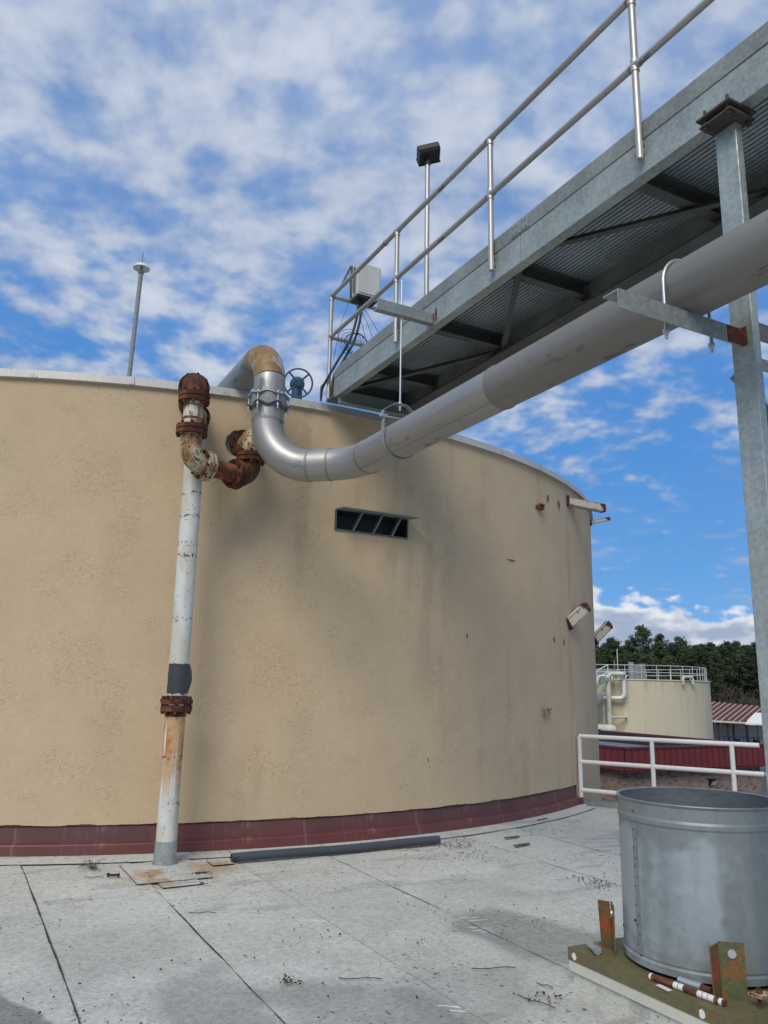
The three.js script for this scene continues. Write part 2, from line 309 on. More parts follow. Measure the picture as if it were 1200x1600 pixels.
const tBrk = tex(256, 256, (u, v) => { const a = tfbm(u, v, 4, 4, 5, 191), b = tfbm(u, v, 18, 18, 3, 193); return mul(mixc([0.115, 0.105, 0.045], [0.24, 0.085, 0.028], sstep(0.44, 0.56, a * 0.7 + b * 0.3)), 0.75 + 0.5 * b); }, true, [3, 3]);
const mBrk = std({ map: tBrk, roughness: 0.75 });
const mDrLap = std({ map: tGalv, color: new THREE.Color().setRGB(0.30, 0.325, 0.33), roughness: 0.55, metalness: 0.35 });
// white spool: cream paint with a few rust runs
const tSpool = tex(256, 256, (u, v) => { const n = tfbm(u, v, 5, 5, 4, 301), r = tfbm(u, v, 9, 2, 4, 303), f = tfbm(u, v, 40, 40, 3, 305); let q = mixc([0.60, 0.58, 0.48], [0.50, 0.44, 0.32], sstep(0.45, 0.65, n)); q = mixc(q, [0.27, 0.10, 0.035], 0.9 * sstep(0.60, 0.68, r)); return mixc(q, [0.12, 0.05, 0.03], sstep(0.74, 0.80, f)); }, true, [1.62, 1.62]);
const mSpool = std({ map: tSpool, roughness: 0.65 });
const mBrkRust = std({ map: tBrk, color: new THREE.Color().setRGB(1.0, 0.72, 0.66), roughness: 0.8 }), mBrkOlive = std({ map: tBrk, color: new THREE.Color().setRGB(0.8, 1.05, 1.0), roughness: 0.65 });
// ------------------------------------------------------------------ ground
{
  const tG = tex(512, 512, (u, v) => { const a = tfbm(u, v, 4, 4, 6, 111), b = tfbm(u, v, 60, 60, 3, 113); return mul(mixc([0.10, 0.105, 0.045], [0.17, 0.145, 0.085], sstep(0.4, 0.62, a)), 0.7 + 0.6 * b); }, true, [1 / 18, 1 / 18]);
  const g = new THREE.CircleGeometry(1500, 96).rotateX(-Math.PI / 2).toNonIndexed(); boxUV(g); g.translate(0, GROUND, 0);
  struct('ground', g, std({ map: tG, roughness: 1 }));
  const tA = tex(256, 256, (u, v) => mul([0.075, 0.075, 0.073], 0.7 + 0.4 * tfbm(u, v, 5, 5, 5, 115) + 0.3 * vnoise(u, v, 120, 120, 4)), true, [0.25, 0.25]);
  const yard = new THREE.PlaneGeometry(90, 110, 1, 1).rotateX(-Math.PI / 2).toNonIndexed(); boxUV(yard); yard.rotateY(TH); yard.translate(22, GROUND + 0.02, -52);
  struct('yard', yard, std({ map: tA, roughness: 0.95 }));
}

// ------------------------------------------------------------------ the flat roof we stand on (walkway frame: x = s, z = -t)
const TCs = -9.035, TCt = 0.284;
const tankEdge = (t, off) => TCs + Math.sqrt(Math.max(0, (TR + off) ** 2 - (t - TCt) ** 2));
const roofBack = (t, off = 0.045) => (t > 5.0 ? -1.46 + (t - 5.0) * 1.79 : tankEdge(Math.max(t, -6.5), off));
const tRoof = tex(2048, 2048, (u, v) => {
  const s = u * 12 - 3, t = v * 12 - 6;
  const big = tfbm(u, v, 6, 6, 5, 121), mid = tfbm(u, v, 40, 40, 4, 123), fine = vnoise(u, v, 1024, 1024, 125), f2 = vnoise(u, v, 420, 420, 127);
  let k = 0.535 + 0.15 * (big - 0.5) + 0.12 * (mid - 0.5) + 0.17 * (fine - 0.5) + 0.11 * (f2 - 0.5);
  let q = mul([0.99, 1.0, 0.905], k);
  const wear = tfbm(u, v, 70, 22, 3, 141); q = mul(q, 1 - 0.20 * sstep(0.60, 0.70, wear) * sstep(0.45, 0.6, big));
  // damp patches, and a darker area left of the curb, with noisy outlines
  for (const [ps, pt, rs, rt, dk, soft] of [[3.62, -3.36, 0.80, 0.52, 0.52, 0.05], [3.75, -2.12, 0.75, 0.30, 0.30, 0.22], [4.3, -1.5, 0.75, 0.5, 0.32, 0.25], [3.4, 0.22, 0.72, 0.42, 0.38, 0.22], [2.6, -2.5, 0.5, 0.4, 0.10, 0.4], [4.0, -0.75, 0.5, 0.4, 0.18, 0.35], [2.2, 0.7, 0.5, 0.35, 0.10, 0.4]]) {
    const d = Math.hypot((s - ps) / rs, (t - pt) / rt) + 0.9 * (tfbm(u, v, 22, 22, 4, 131) - 0.5) + 0.25 * (mid - 0.5);
    q = mul(q, 1 - dk * sstep(1 + soft, 1 - soft, d));
  }
  // rust washed from the foot of the riser
  const rd = Math.hypot((s - 0.58) / 0.58, (t + 1.60) / 0.52), rn = tfbm(u, v, 60, 60, 4, 133), rs2 = sstep(1.25, 0.35, rd + 0.9 * (rn - 0.5));
  q = mixc(q, [0.43, 0.235, 0.085], 0.88 * rs2 * sstep(0.36, 0.60, rn));
  const rd3 = Math.hypot((s - 0.42) / 0.30, (t + 1.15) / 0.30); q = mixc(q, [0.36, 0.23, 0.10], 0.6 * sstep(1.2, 0.3, rd3 + 0.8 * (rn - 0.5)));
  // pale scratches
  for (const [as, at, bs, bt] of [[2.33, -1.10, 2.42, -0.92], [2.40, -1.02, 2.47, -0.88], [2.75, 0.02, 2.80, 0.16], [2.84, 0.05, 2.87, 0.19], [3.00, -0.06, 3.06, 0.10], [3.08, -0.08, 3.10, 0.06], [3.13, -0.04, 3.15, 0.05], [4.12, -1.02, 4.18, -0.93], [4.20, -1.00, 4.25, -0.94], [4.16, -0.97, 4.22, -0.90]]) { const dx = bs - as, dy = bt - at, f = clamp(((s - as) * dx + (t - at) * dy) / (dx * dx + dy * dy), 0, 1), d = Math.hypot(s - as - f * dx, t - at - f * dy - 0.02 * (mid - 0.5)); if (d < 0.006) q = [0.78, 0.78, 0.76]; }
  // grit and scuffs
  const g1 = vnoise(u, v, 520, 520, 135), cl = tfbm(u, v, 9, 9, 3, 137);
  if (g1 > 0.90 && cl > 0.50) q = mul(q, 0.38);
  return q;
}, true, [1 / 12, 1 / 12]); tRoof.offset.set(0.25, 0.5);
const tGrit = tex(512, 512, (u, v) => 0.5 * vnoise(u, v, 256, 256, 1) + 0.5 * vnoise(u, v, 110, 110, 2), false, [1.4, 1.4]);
const mRoof = [0.985, 1.0, 1.015, 0.97].map((k) => std({ map: tRoof, color: new THREE.Color().setRGB(k, k, k), bumpMap: tGrit, bumpScale: 0.004, roughness: 0.97 }));
const mBleed = std({ color: new THREE.Color().setRGB(0.045, 0.045, 0.043), roughness: 0.9 });
{
  const out = new THREE.Shape(); let first = true;
  for (let t = -9; t <= 10.001; t += 0.25) { const s = roofBack(t, 0.03); first ? out.moveTo(s, t) : out.lineTo(s, t); first = false; }
  out.lineTo(15, 10); out.lineTo(15, -9); out.closePath();
  const deck = new THREE.ExtrudeGeometry(out, { depth: 0.3, bevelEnabled: false, steps: 1 }).rotateX(-Math.PI / 2).toNonIndexed();   // (s, t, d) -> (s, d, -t)
  deck.translate(0, -0.312, 0); boxUV(deck);
  const roof = struct('roof', deck, mRoof[1]); roof.position.set(W0.x, 0, W0.z); roof.rotation.y = TH;
  roof.off = V(0, 0, 0);
  // membrane sheets, each lapping 6 mm over the next
  const edges = [-9]; for (let k = -7; k <= 9; k++) edges.push(0.926 * k); edges.push(10);
  let n = 0;
  for (let e = 0; e + 1 < edges.length; e++) {
    const t0 = edges[e], t1 = edges[e + 1], cols = 10, pos = [], uv = [], idx = [];
    const rows = 40;
    for (let i = 0; i <= cols; i++) {
      const t = lerp(t0, t1, i / cols), wob = (i === 0 ? 0.006 : i === cols ? 0.006 : 0);
      for (let j = 0; j <= rows; j++) {
        const s = lerp(roofBack(t, 0.05), 15, Math.pow(j / rows, 1.4)), tt = t + wob * PN.noise(s * 1.3, e * 3.1 + (i ? 1 : 0) * 3.1, 0.5) * 1.6;
        pos.push(s, 0.001 + 0.007 * (i / cols) + 0.0035 * PN.noise(s * 1.1, t * 1.6, 2.2), -tt); uv.push(s, t);
      }
    }
    for (let i = 0; i < cols; i++) for (let j = 0; j < rows; j++) { const a = i * (rows + 1) + j, b = a + rows + 1; idx.push(a, a + 1, b, a + 1, b + 1, b); }
    const g = new THREE.BufferGeometry(); g.setAttribute('position', new THREE.Float32BufferAttribute(pos, 3)); g.setAttribute('uv', new THREE.Float32BufferAttribute(uv, 2)); g.setIndex(idx); g.computeVertexNormals();
    part(roof, 'membrane_sheet', g, mRoof[n++ % 4]);
    // asphalt that bled out of the lap
    if (e > 0) {
      const strong = { '-3': 0.8, '-2': 0.75, 0: 0.6, 2: 0.6, 3: 0.5 }[Math.round(t0 / 0.926)] ?? 0.2, p2 = [], i2 = []; let q = 0;
      const s0 = roofBack(t0, 0.36), N = 260;
      for (let j = 0; j <= N; j++) {
        const s = lerp(s0, 12, j / N), c = t0 + 0.0096 * PN.noise(s * 1.3, e * 3.1, 0.5);
        const w = Math.max(0.0012, (0.0065 + 0.010 * PN.noise(s * 2.3, e, 7.7) + 0.006 * PN.noise(s * 14, e, 1.7)) * strong);
        p2.push(s, 0.0155 + 0.0035 * PN.noise(s * 1.1, c * 1.6, 2.2) - 0.004, -(c - w), s, 0.0155 + 0.0035 * PN.noise(s * 1.1, c * 1.6, 2.2) - 0.004, -(c + w * 0.7));
        if (j) { i2.push(q - 2, q, q - 1, q, q + 1, q - 1); } q += 2;
      }
      const g2 = new THREE.BufferGeometry(); g2.setAttribute('position', new THREE.Float32BufferAttribute(p2, 3)); g2.setIndex(i2); g2.computeVertexNormals();
      part(roof, 'seam_bead', norm(g2), mBleed);
    }
  }
  // curved strip along the foot of the tank
  const strip = (r0, r1, a0, a1, y0, y1) => { const pos = [], uv = [], idx = [], n = Math.ceil((a1 - a0) * 2); for (let i = 0; i <= n; i++) { const a = lerp(a0, a1, i / n); for (const [r, y] of [[r0, y0], [lerp(r0, r1, 0.5), lerp(y0, y1, 0.5)], [r1 + 0.008 * PN.noise(a * 0.9, 4.4, 1.1), y1]]) { const p = V(TC.x + Math.sin(R_(a)) * (TR + r) - W0.x, 0, TC.z + Math.cos(R_(a)) * (TR + r) - W0.z), s = p.dot(AX), t = -p.dot(AZ); pos.push(s, y, -t); uv.push(s, t); } if (i) { const q = i * 3; for (const k of [0, 1]) idx.push(q - 3 + k, q - 2 + k, q + k, q - 2 + k, q + 1 + k, q + k); } }
    const g = new THREE.BufferGeometry(); g.setAttribute('position', new THREE.Float32BufferAttribute(pos, 3)); g.setAttribute('uv', new THREE.Float32BufferAttribute(uv, 2)); g.setIndex(idx); g.computeVertexNormals(); return g; };
  part(roof, 'membrane_sheet', strip(0.055, 0.34, -14, 16.2, 0.03, 0.0145), mRoof[2]); part(roof, 'membrane_sheet', strip(0.055, 0.31, 16.3, 58.5, 0.03, 0.0148), mRoof[0]);
  part(roof, 'seam_bead', strip(0.334, 0.346, -14, 16.2, 0.0155, 0.0155), mBleed); part(roof, 'seam_bead', strip(0.307, 0.3135, 16.3, 58.5, 0.0158, 0.0158), mBleed);
  // patches round the foot of the riser
  const pr = (name, s0, s1, t0, t1, y, m) => { const g = new THREE.PlaneGeometry(s1 - s0, t1 - t0, 4, 4).rotateX(-Math.PI / 2); g.translate((s0 + s1) / 2, y, -(t0 + t1) / 2); const p = g.attributes.position, uv = g.attributes.uv; for (let i = 0; i < p.count; i++) { p.setX(i, p.getX(i) + 0.008 * PN.noise(p.getX(i) * 5, p.getZ(i) * 5, 1)); p.setZ(i, p.getZ(i) + 0.008 * PN.noise(p.getX(i) * 5, p.getZ(i) * 5, 9)); uv.setXY(i, p.getX(i), -p.getZ(i)); } return part(roof, name, g, m); };
  pr('seam_bead', 0.038, 0.8535, -1.9635, -1.3165, 0.0152, mBleed); pr('membrane_patch', 0.04, 0.85, -1.96, -1.32, 0.0178, mRoof[1]);
  pr('seam_bead', 0.860, 1.0425, -1.7925, -1.4475, 0.0125, mBleed); pr('membrane_patch', 0.862, 1.04, -1.79, -1.45, 0.0148, mRoof[1]);
  pr('seam_bead', 0.193, 0.4225, -1.1825, -0.9675, 0.0185, mBleed); pr('membrane_patch', 0.195, 0.42, -1.18, -0.97, 0.0208, mRoof[1]);
  // raised metal edge behind the railing
  const ed = []; for (let t = 5.02; t < 9.9; t += 0.5) ed.push(V(roofBack(t), 0.03, -t)); part(roof, 'metal_edge', ed.slice(1).map((p, i) => bar(ed[i], p, 0.12, 0.09)), mGalvDull);
  // walls of the building below the roof
  const b = wthing('flat_roof_building', 'brick building under the grey membrane roof', 'building', 7, GROUND, 0);
  const wl = []; const ring = []; for (let t = -8.9; t <= 9.9; t += 0.4) ring.push([roofBack(t, 0.03) + 0.06, t]); ring.push([14.9, 9.9], [14.9, -8.9]); ring.push(ring[0]);
  for (let i = 0; i + 1 < ring.length; i++) { const [s0, t0] = ring[i], [s1, t1] = ring[i + 1]; wl.push(bar(V(s0, (GROUND - 0.315) / 2, -t0), V(s1, (GROUND - 0.315) / 2, -t1), 0.1, -0.315 - GROUND)); }
  part(b, 'wall', wl, std({ color: new THREE.Color().setRGB(0.22, 0.15, 0.115), roughness: 0.95 }));
}

// ------------------------------------------------------------------ the big tank
function ringSeg(prof, a0, a1, n, lift = 0) {                          // profile of [radius offset, y] swept from a0 to a1 degrees
  const pos = [], uv = [], nor = [], idx = [], m = prof.length; let l = 0, c = 0;
  for (let k = 0; k + 1 < m; k++) {                                    // round along the ring, sharp across it
    const dr = prof[k + 1][0] - prof[k][0], dy = prof[k + 1][1] - prof[k][1], L = Math.hypot(dr, dy) || 1, nr = -dy / L, ny = dr / L;
    for (let i = 0; i <= n; i++) { const a = R_(lerp(a0, a1, i / n)), o = lift * (i / n); for (const e of [0, 1]) { const r = TR + prof[k + e][0] + o; pos.push(TC.x + Math.sin(a) * r, prof[k + e][1], TC.z + Math.cos(a) * r); nor.push(Math.sin(a) * nr, ny, Math.cos(a) * nr); uv.push(a * TR, -l - e * L); } if (i) { const q = c + i * 2; idx.push(q - 2, q - 1, q, q - 1, q + 1, q); } }
    l += L; c += (n + 1) * 2;
  }
  const g = new THREE.BufferGeometry(); g.setAttribute('position', new THREE.Float32BufferAttribute(pos, 3)); g.setAttribute('uv', new THREE.Float32BufferAttribute(uv, 2)); g.setAttribute('normal', new THREE.Float32BufferAttribute(nor, 3)); g.setIndex(idx); return g.toNonIndexed();
}
const tank = thing('storage_tank', 'big round tan stucco tank with metal rim and red flashing at its foot', 'tank', [TC.x, GROUND, TC.z]);
tank.off.set(TC.x, GROUND, TC.z);
const HOLE = { a: 20.0, y: 4.34, r: 0.185 };
function wallTint(a, y) {                                              // stucco stains; some smudges also paint in soft pipe and vent shadows
  const u = R_(a) * TR;
  let k = 1 + 0.05 * fbm(u * 0.5, y * 0.5, 2.2, 3);
  const st = fbm(u * 3.2, y * 0.22, 5.5, 4), g = fbm(u * 9, y * 6, 8.1, 3), zone = fbm(u * 0.45 + 3, y * 0.35, 9.9, 2);
  k -= 0.16 * sstep(0.05, 0.42, st + 0.25 * g) * sstep(-0.1, 0.35, zone + 0.010 * (a - 25));
  let milShade = 0;
  for (const [ma, my, wa, wy, s] of [[29.6, 4.0, 1.5, 0.30, 0.26], [34.5, 4.25, 2.6, 0.35, 0.20], [31, 3.1, 4.0, 0.5, 0.10], [23.5, 3.55, 2.6, 0.30, 0.16], [41, 3.6, 4.0, 0.5, 0.13], [35.6, 3.66, 0.5, 0.25, 0.22], [45, 4.4, 3.0, 0.3, 0.10], [18.6, 4.60, 2.0, 0.05, 0.12], [27.6, 4.45, 3.4, 0.10, 0.16], [52, 4.1, 1.2, 0.7, 0.10], [47, 2.6, 5, 0.7, 0.08]])
    milShade += 0.38 * s * Math.exp(-(((a - ma) / wa) ** 2) - ((y - my) / wy) ** 2) * clamp(0.75 + 1.3 * fbm(u * 4, y * 3, ma, 4), 0, 1.4);
  k *= 1 - milShade;
  const rs = Math.exp(-(((a - 58.1 + 0.12 * PN.noise(y * 2, 0, 3)) / 0.32) ** 2)) * (y < 2.62 && y > 0.1 ? 1 : 0) * clamp(0.7 + 1.2 * fbm(u * 20, y * 1.2, 3, 3), 0, 1) * 0.45;
  const warm = clamp(fbm(u * 1.1, y * 0.8, 14.4, 3) * 2.2, -1, 1) * 0.018;
  return [k * lerp(1, 0.78, rs) * (1 + warm), k * lerp(1, 0.56, rs), k * lerp(1, 0.45, rs) * (1 - warm)];
}
{
  const pos = [], uv = [], col = [], idx = [], map = {}; let n = 0; const A0 = -15, dA = 0.25, NA = 460, Y0 = 0.30, dY = 0.04, NY = 116;
  const vert = (i, k) => {
    const key = i * 1000 + k; if (map[key] !== undefined) return map[key];
    const a = A0 + i * dA; let y = Y0 + k * dY; if (k === 0 && a < 59) y += 0.014 * PN.noise(a * 0.45, 0.3, 1) + 0.006 * PN.noise(a * 2.1, 0.3, 5);
    const p = onTank(a, y, 0.006 * PN.noise(a * 0.12, y * 0.5, 3.3)), c = wallTint(a, y); pos.push(p.x, p.y, p.z); uv.push(R_(a) * TR, y); col.push(...c); return (map[key] = n++);
  };
  for (let i = 0; i < NA; i++) for (let k = 0; k < NY; k++) {
    const a = A0 + (i + 0.5) * dA, y = Y0 + (k + 0.5) * dY;
    if (a > 27.5 && a < 34 && y > 3.46 && y < 3.70) continue;
    if (Math.hypot(R_(a - HOLE.a) * TR, y - HOLE.y) < HOLE.r + 0.03) continue;
    const q = [vert(i, k), vert(i + 1, k), vert(i + 1, k + 1), vert(i, k + 1)]; idx.push(q[0], q[1], q[2], q[0], q[2], q[3]);
  }
  const g = new THREE.BufferGeometry(); g.setAttribute('position', new THREE.Float32BufferAttribute(pos, 3)); g.setAttribute('uv', new THREE.Float32BufferAttribute(uv, 2)); g.setAttribute('color', new THREE.Float32BufferAttribute(col, 3)); g.setIndex(idx); g.computeVertexNormals();
  // underside lip of the stucco, the wall below the roof level, the far side
  const lip = ringSeg([[0.0, 0.296], [-0.055, 0.300]], -15, 59, 150);
  const low = ringSeg([[0.0, 0.30], [0, -1], [0, -2.5], [0, GROUND]], 59, 100, 60), back = ringSeg([[0, 4.94], [0, 2], [0, -1], [0, GROUND]], 100, 345, 120), und = ringSeg([[-0.06, 0.34], [-0.06, GROUND]], -15, 59, 80);
  // ragged edge of the broken-out hole
  const hp = [], hu = [], hc = [], hi = []; const M = 48;
  for (let i = 0; i <= M; i++) { const th = i / M * Math.PI * 2, ri = HOLE.r * (0.93 + 0.14 * PN.noise(Math.cos(th) * 2.2, Math.sin(th) * 2.2, 6) + 0.08 * PN.noise(Math.cos(th) * 6, Math.sin(th) * 6, 2)); for (const [r, o] of [[ri, -0.03], [ri, 0.004], [HOLE.r + 0.10, 0.0045]]) { const a = HOLE.a + (Math.cos(th) * r) / TR * 57.29578, y = HOLE.y + Math.sin(th) * r, p = onTank(a, y, o + 0.006 * PN.noise(a * 0.12, y * 0.5, 3.3)), c = wallTint(a, y); hp.push(p.x, p.y, p.z); hu.push(R_(a) * TR, y); hc.push(...c); } if (i) { const q = i * 3; for (const k of [0, 1]) hi.push(q - 3 + k, q - 2 + k, q + k, q - 2 + k, q + 1 + k, q + k); } }
  const hg = new THREE.BufferGeometry(); hg.setAttribute('position', new THREE.Float32BufferAttribute(hp, 3)); hg.setAttribute('uv', new THREE.Float32BufferAttribute(hu, 2)); hg.setAttribute('color', new THREE.Float32BufferAttribute(hc, 3)); hg.setIndex(hi); hg.computeVertexNormals();
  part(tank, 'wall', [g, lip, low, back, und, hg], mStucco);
  const d = radial(HOLE.a); part(tank, 'hole_backing', [sweep([onTank(HOLE.a, HOLE.y, -0.30), onTank(HOLE.a, HOLE.y, -0.11), onTank(HOLE.a, HOLE.y, -0.05)], (t, i) => 0.28, 26)], mMortar, 'grey broken mortar inside the hole');
  part(tank, 'hole_plate', [disc(onTank(HOLE.a + 0.15, HOLE.y, -0.035), d, 0.150, 0.03), ...hexes(onTank(HOLE.a + 0.15, HOLE.y, -0.015), d, 0.125, 8, 0.016, 0.03)], mRust, 'rusty bolted wall flange in the broken hole');
  part(tank, 'tank_top', [new THREE.CylinderGeometry(TR - 0.02, TR - 0.02, 0.12, 120).translate(TC.x, 4.84, TC.z)], mGalvDull);
  // coping in lengths
  for (let k = 0; k < 18; k++) part(tank, 'coping', [ringSeg([[-0.30, 4.935], [-0.30, 4.962], [0.028, TT + 0.004], [0.034, TT], [0.036, 4.888], [0.046, 4.878], [0.0, 4.872]], k * 20 - 8.1, k * 20 + 11.98, 40, 0.004)], mCoping);
  for (let k = 0; k < 18; k++) part(tank, 'coping_joint', [ringSeg([[-0.28, 4.966], [0.030, TT + 0.009], [0.042, TT + 0.002], [0.0435, 4.886]], k * 20 + 11.7, k * 20 + 12.25, 2)], mCoping);
  // red flashing: upper and lower course
  let i = 0; for (let a = -15; a < 58.5; a += 10.2, i++) part(tank, 'flashing_panel', [ringSeg([[-0.022, 0.325], [-0.020, 0.30], [-0.004, 0.132], [0.004, 0.124], [-0.004, 0.122]], a, Math.min(a + 10.22, 59.0), 20, 0.004)], mFlash[i % 3]);
  i = 0; for (let a = -14; a < 58.5; a += 15.3, i++) part(tank, 'base_flashing', [ringSeg([[-0.01, 0.140], [0.042, 0.128], [0.048, 0.118], [0.058, 0.02], [0.066, 0.014], [0.068, -0.01]], a, Math.min(a + 15.32, 59.2), 30, 0.003)], mFlashLow[i % 2]);
  { const g = ringSeg([[-0.021, 0.316], [-0.012, 0.308], [-0.008, 0.298], [-0.012, 0.286], [-0.020, 0.280]], -15, 59, 220), p = g.attributes.position; for (let i = 0; i < p.count; i++) { const x = p.getX(i), z = p.getZ(i); p.setY(i, p.getY(i) + 0.009 * PN.noise(x * 3.1, z * 3.1, 5) + 0.006 * PN.noise(x * 11, z * 11, 1)); } part(tank, 'sealant_bead', [g], mSeal); }
  part(tank, 'flashing_end', [bar(onTank(59.15, 0.06, 0.0), onTank(59.15, 0.06, 0.09), 0.03, 0.13)], mFlash[0]);
  // hooded air vent let into the wall
  const ent = [], VA0 = 27.5, VA1 = 34.0, y0 = 3.46, y1 = 3.70;
  const vt = (f, y, o) => onTank(lerp(VA0, VA1, f), y, o);
  const vent = part(tank, 'vent', [ringSeg([[-0.26, y0], [-0.26, y1]], VA0, VA1, 6), ringSeg([[0.012, y1 - 0.001], [-0.26, y1 - 0.001]], VA0, VA1, 6), ringSeg([[-0.26, y0 + 0.001], [0.012, y0 + 0.001]], VA0, VA1, 6),
    bar(vt(0, (y0 + y1) / 2, -0.26), vt(0, (y0 + y1) / 2, 0.012), 0.006, y1 - y0), bar(vt(1, (y0 + y1) / 2, -0.26), vt(1, (y0 + y1) / 2, 0.012), 0.006, y1 - y0)], mDuct, 'dark sheet-metal louvre vent under a projecting hood');
  const frame = []; for (const [f0, f1, a, b] of [[0, 1, y0 - 0.006, y0 + 0.014], [0, 0.016, y0, y1], [0.984, 1, y0, y1]]) frame.push(ringSeg([[0.012, a], [0.014, a], [0.014, b], [0.0, b]], lerp(VA0, VA1, f0), lerp(VA0, VA1, f1), 5));
  part(vent, 'frame', frame, mGalvDark);
  for (const f of [0.29, 0.56, 0.82]) { const a = vt(f, y1 - 0.004, 0.03), b = vt(f, y0 + 0.01, -0.13), b2 = vt(f - 0.06, y0 + 0.012, 0.0); part(vent, 'fin', [bar(vt(f + 0.035, y1 - 0.004, 0.05), b2, 0.014, 0.06, radial(lerp(VA0, VA1, f)))], mGalvDull); }
  part(vent, 'hood', [ringSeg([[0.0, y1 + 0.020], [0.24, y1 - 0.004], [0.24, y1 - 0.014], [0.0, y1 + 0.008]], VA0 + 0.05, VA1 + 0.12, 8), bar(onTank(VA0 + 0.05, y1 + 0.012, 0), onTank(VA0 + 0.05, y1 - 0.006, 0.24), 0.004, 0.012), bar(onTank(VA1 + 0.12, y1 + 0.012, 0), onTank(VA1 + 0.12, y1 - 0.006, 0.24), 0.004, 0.012)], mGalvDull);
  // cut-off steel stubs left from an old stair, rusty plates
  const tStub = tex(256, 256, (u, v) => { const a = tfbm(u, v, 5, 5, 5, 151), b = tfbm(u, v, 20, 20, 3, 153); return mixc([0.55, 0.50, 0.40], [0.20, 0.075, 0.03], sstep(0.52, 0.62, a * 0.75 + b * 0.25)); }, true, [2, 2]);
  const mStub = std({ map: tStub, roughness: 0.8 });
  const toStub = (a, b, w, h, label) => {
    const dir = b.clone().sub(a).normalize(), side = dir.clone().cross(V(0, 1, 0)).normalize(), up = side.clone().cross(dir), t = 0.016;
    const off = (p, q) => p.clone().addScaledVector(side, q);
    const st = part(tank, 'steel_stub', [bar(off(a, w / 2 - t / 2), off(b, w / 2 - t / 2), t, h), bar(a.clone().addScaledVector(up, h / 2 - t / 2), b.clone().addScaledVector(up, h / 2 - t / 2), w, t), bar(a.clone().addScaledVector(up, -h / 2 + t / 2), b.clone().addScaledVector(up, -h / 2 + t / 2), w, t), bar(off(a, -w / 2 + t / 2), off(b, -w / 2 + t / 2), t, h)], mStub, label);
    for (const k of [0, 1, 2]) part(st, 'rusty_end', [bar(b.clone().addScaledVector(dir, -0.05 - 0.03 * k).addScaledVector(up, (k - 1) * h * 0.33), b.clone().addScaledVector(dir, 0.006 + 0.012 * (k % 2)).addScaledVector(up, (k - 1) * h * 0.33), w + 0.006, h * 0.34)], k === 1 ? mRustBright : mRust); part(st, 'wall_plate', [bar(a.clone().addScaledVector(dir, -0.02), a.clone().addScaledVector(dir, 0.012), w + 0.03, h + 0.04)], mRust);
  };
  const N = AZ.clone().multiplyScalar(-1);
  const sA = V(2.93, 4.645, -12.40), sC = V(2.86, 2.67, -12.27), sB = V(3.80, 4.70, -14.33), sD = V(3.90, 2.58, -14.68);
  toStub(sA, V(3.63, 4.62, -12.77), 0.10, 0.13, 'rust-ended white stub beside the rim, upper of the near pair');
  toStub(sC, V(3.21, 2.96, -12.45), 0.10, 0.15, 'slanting white stub with torn end, lower of the near pair'); toStub(sB, V(4.22, 4.83, -14.55), 0.08, 0.07, 'thin white stub on the tank edge against the sky'); toStub(sD, V(4.24, 2.88, -14.85), 0.10, 0.15, 'slanting white stub on the tank edge above the trees');
  for (const [a, y, k] of [[51.6, 4.31, 0], [51.9, 1.375, 1]]) { const r = radial(a), tg = tang(a), c = onTank(a, y, 0.02); part(tank, 'rusty_plate', [bar(c.clone().addScaledVector(tg, -0.095), c.clone().addScaledVector(tg, 0.09), 0.06, 0.05 + 0.03 * k), bar(c.clone().addScaledVector(tg, 0.02).add(V(0, 0.045, 0.02)), c.clone().addScaledVector(tg, 0.085).add(V(0, 0.035, 0.03)), 0.08, 0.02), bar(c.clone().addScaledVector(tg, -0.06).addScaledVector(r, 0.03).add(V(0, 0.03, 0)), c.clone().addScaledVector(tg, -0.01).addScaledVector(r, 0.03).add(V(0, 0.05, 0)), 0.02, 0.03)], k ? mCream : mRustBright); }
}
{ // nicks and brush marks on the stucco
  const mNick = [std({ color: new THREE.Color().setRGB(0.16, 0.125, 0.09), roughness: 1 }), std({ color: new THREE.Color().setRGB(0.60, 0.56, 0.48), roughness: 1 })];
  for (const [a, y, w, h, k] of [[53.6, 4.52, 0.05, 0.10, 0], [56.3, 4.50, 0.07, 0.12, 0], [38.9, 0.83, 0.02, 0.045, 1], [36.2, 0.84, 0.01, 0.04, 0], [40.4, 2.33, 0.02, 0.05, 0], [54.2, 2.40, 0.04, 0.07, 0], [56.6, 2.38, 0.035, 0.08, 0], [17.2, 3.18, 0.012, 0.05, 0], [46.5, 3.42, 0.16, 0.016, 0]]) {
    const n = 14, pp = []; const c = onTank(a, y, 0.008); const tg = tang(a); const P2 = (i) => { const th = i / n * Math.PI * 2, r = 0.5 + 0.55 * PN.noise(Math.cos(th) * 2 + a, Math.sin(th) * 2, y * 3) + 0.25 * rnd(); return c.clone().addScaledVector(tg, Math.cos(th) * w * r).add(V(0, Math.sin(th) * h * r, 0)); };
    const ring = []; for (let i = 0; i < n; i++) ring.push(P2(i)); for (let i = 0; i < n; i++) pp.push(c, ring[i], ring[(i + 1) % n]); const g = new THREE.BufferGeometry().setFromPoints(pp); g.computeVertexNormals(); part(tank, 'wall_nick', [norm(g)], mNick[k]);
  }
}
console.log('structure done');
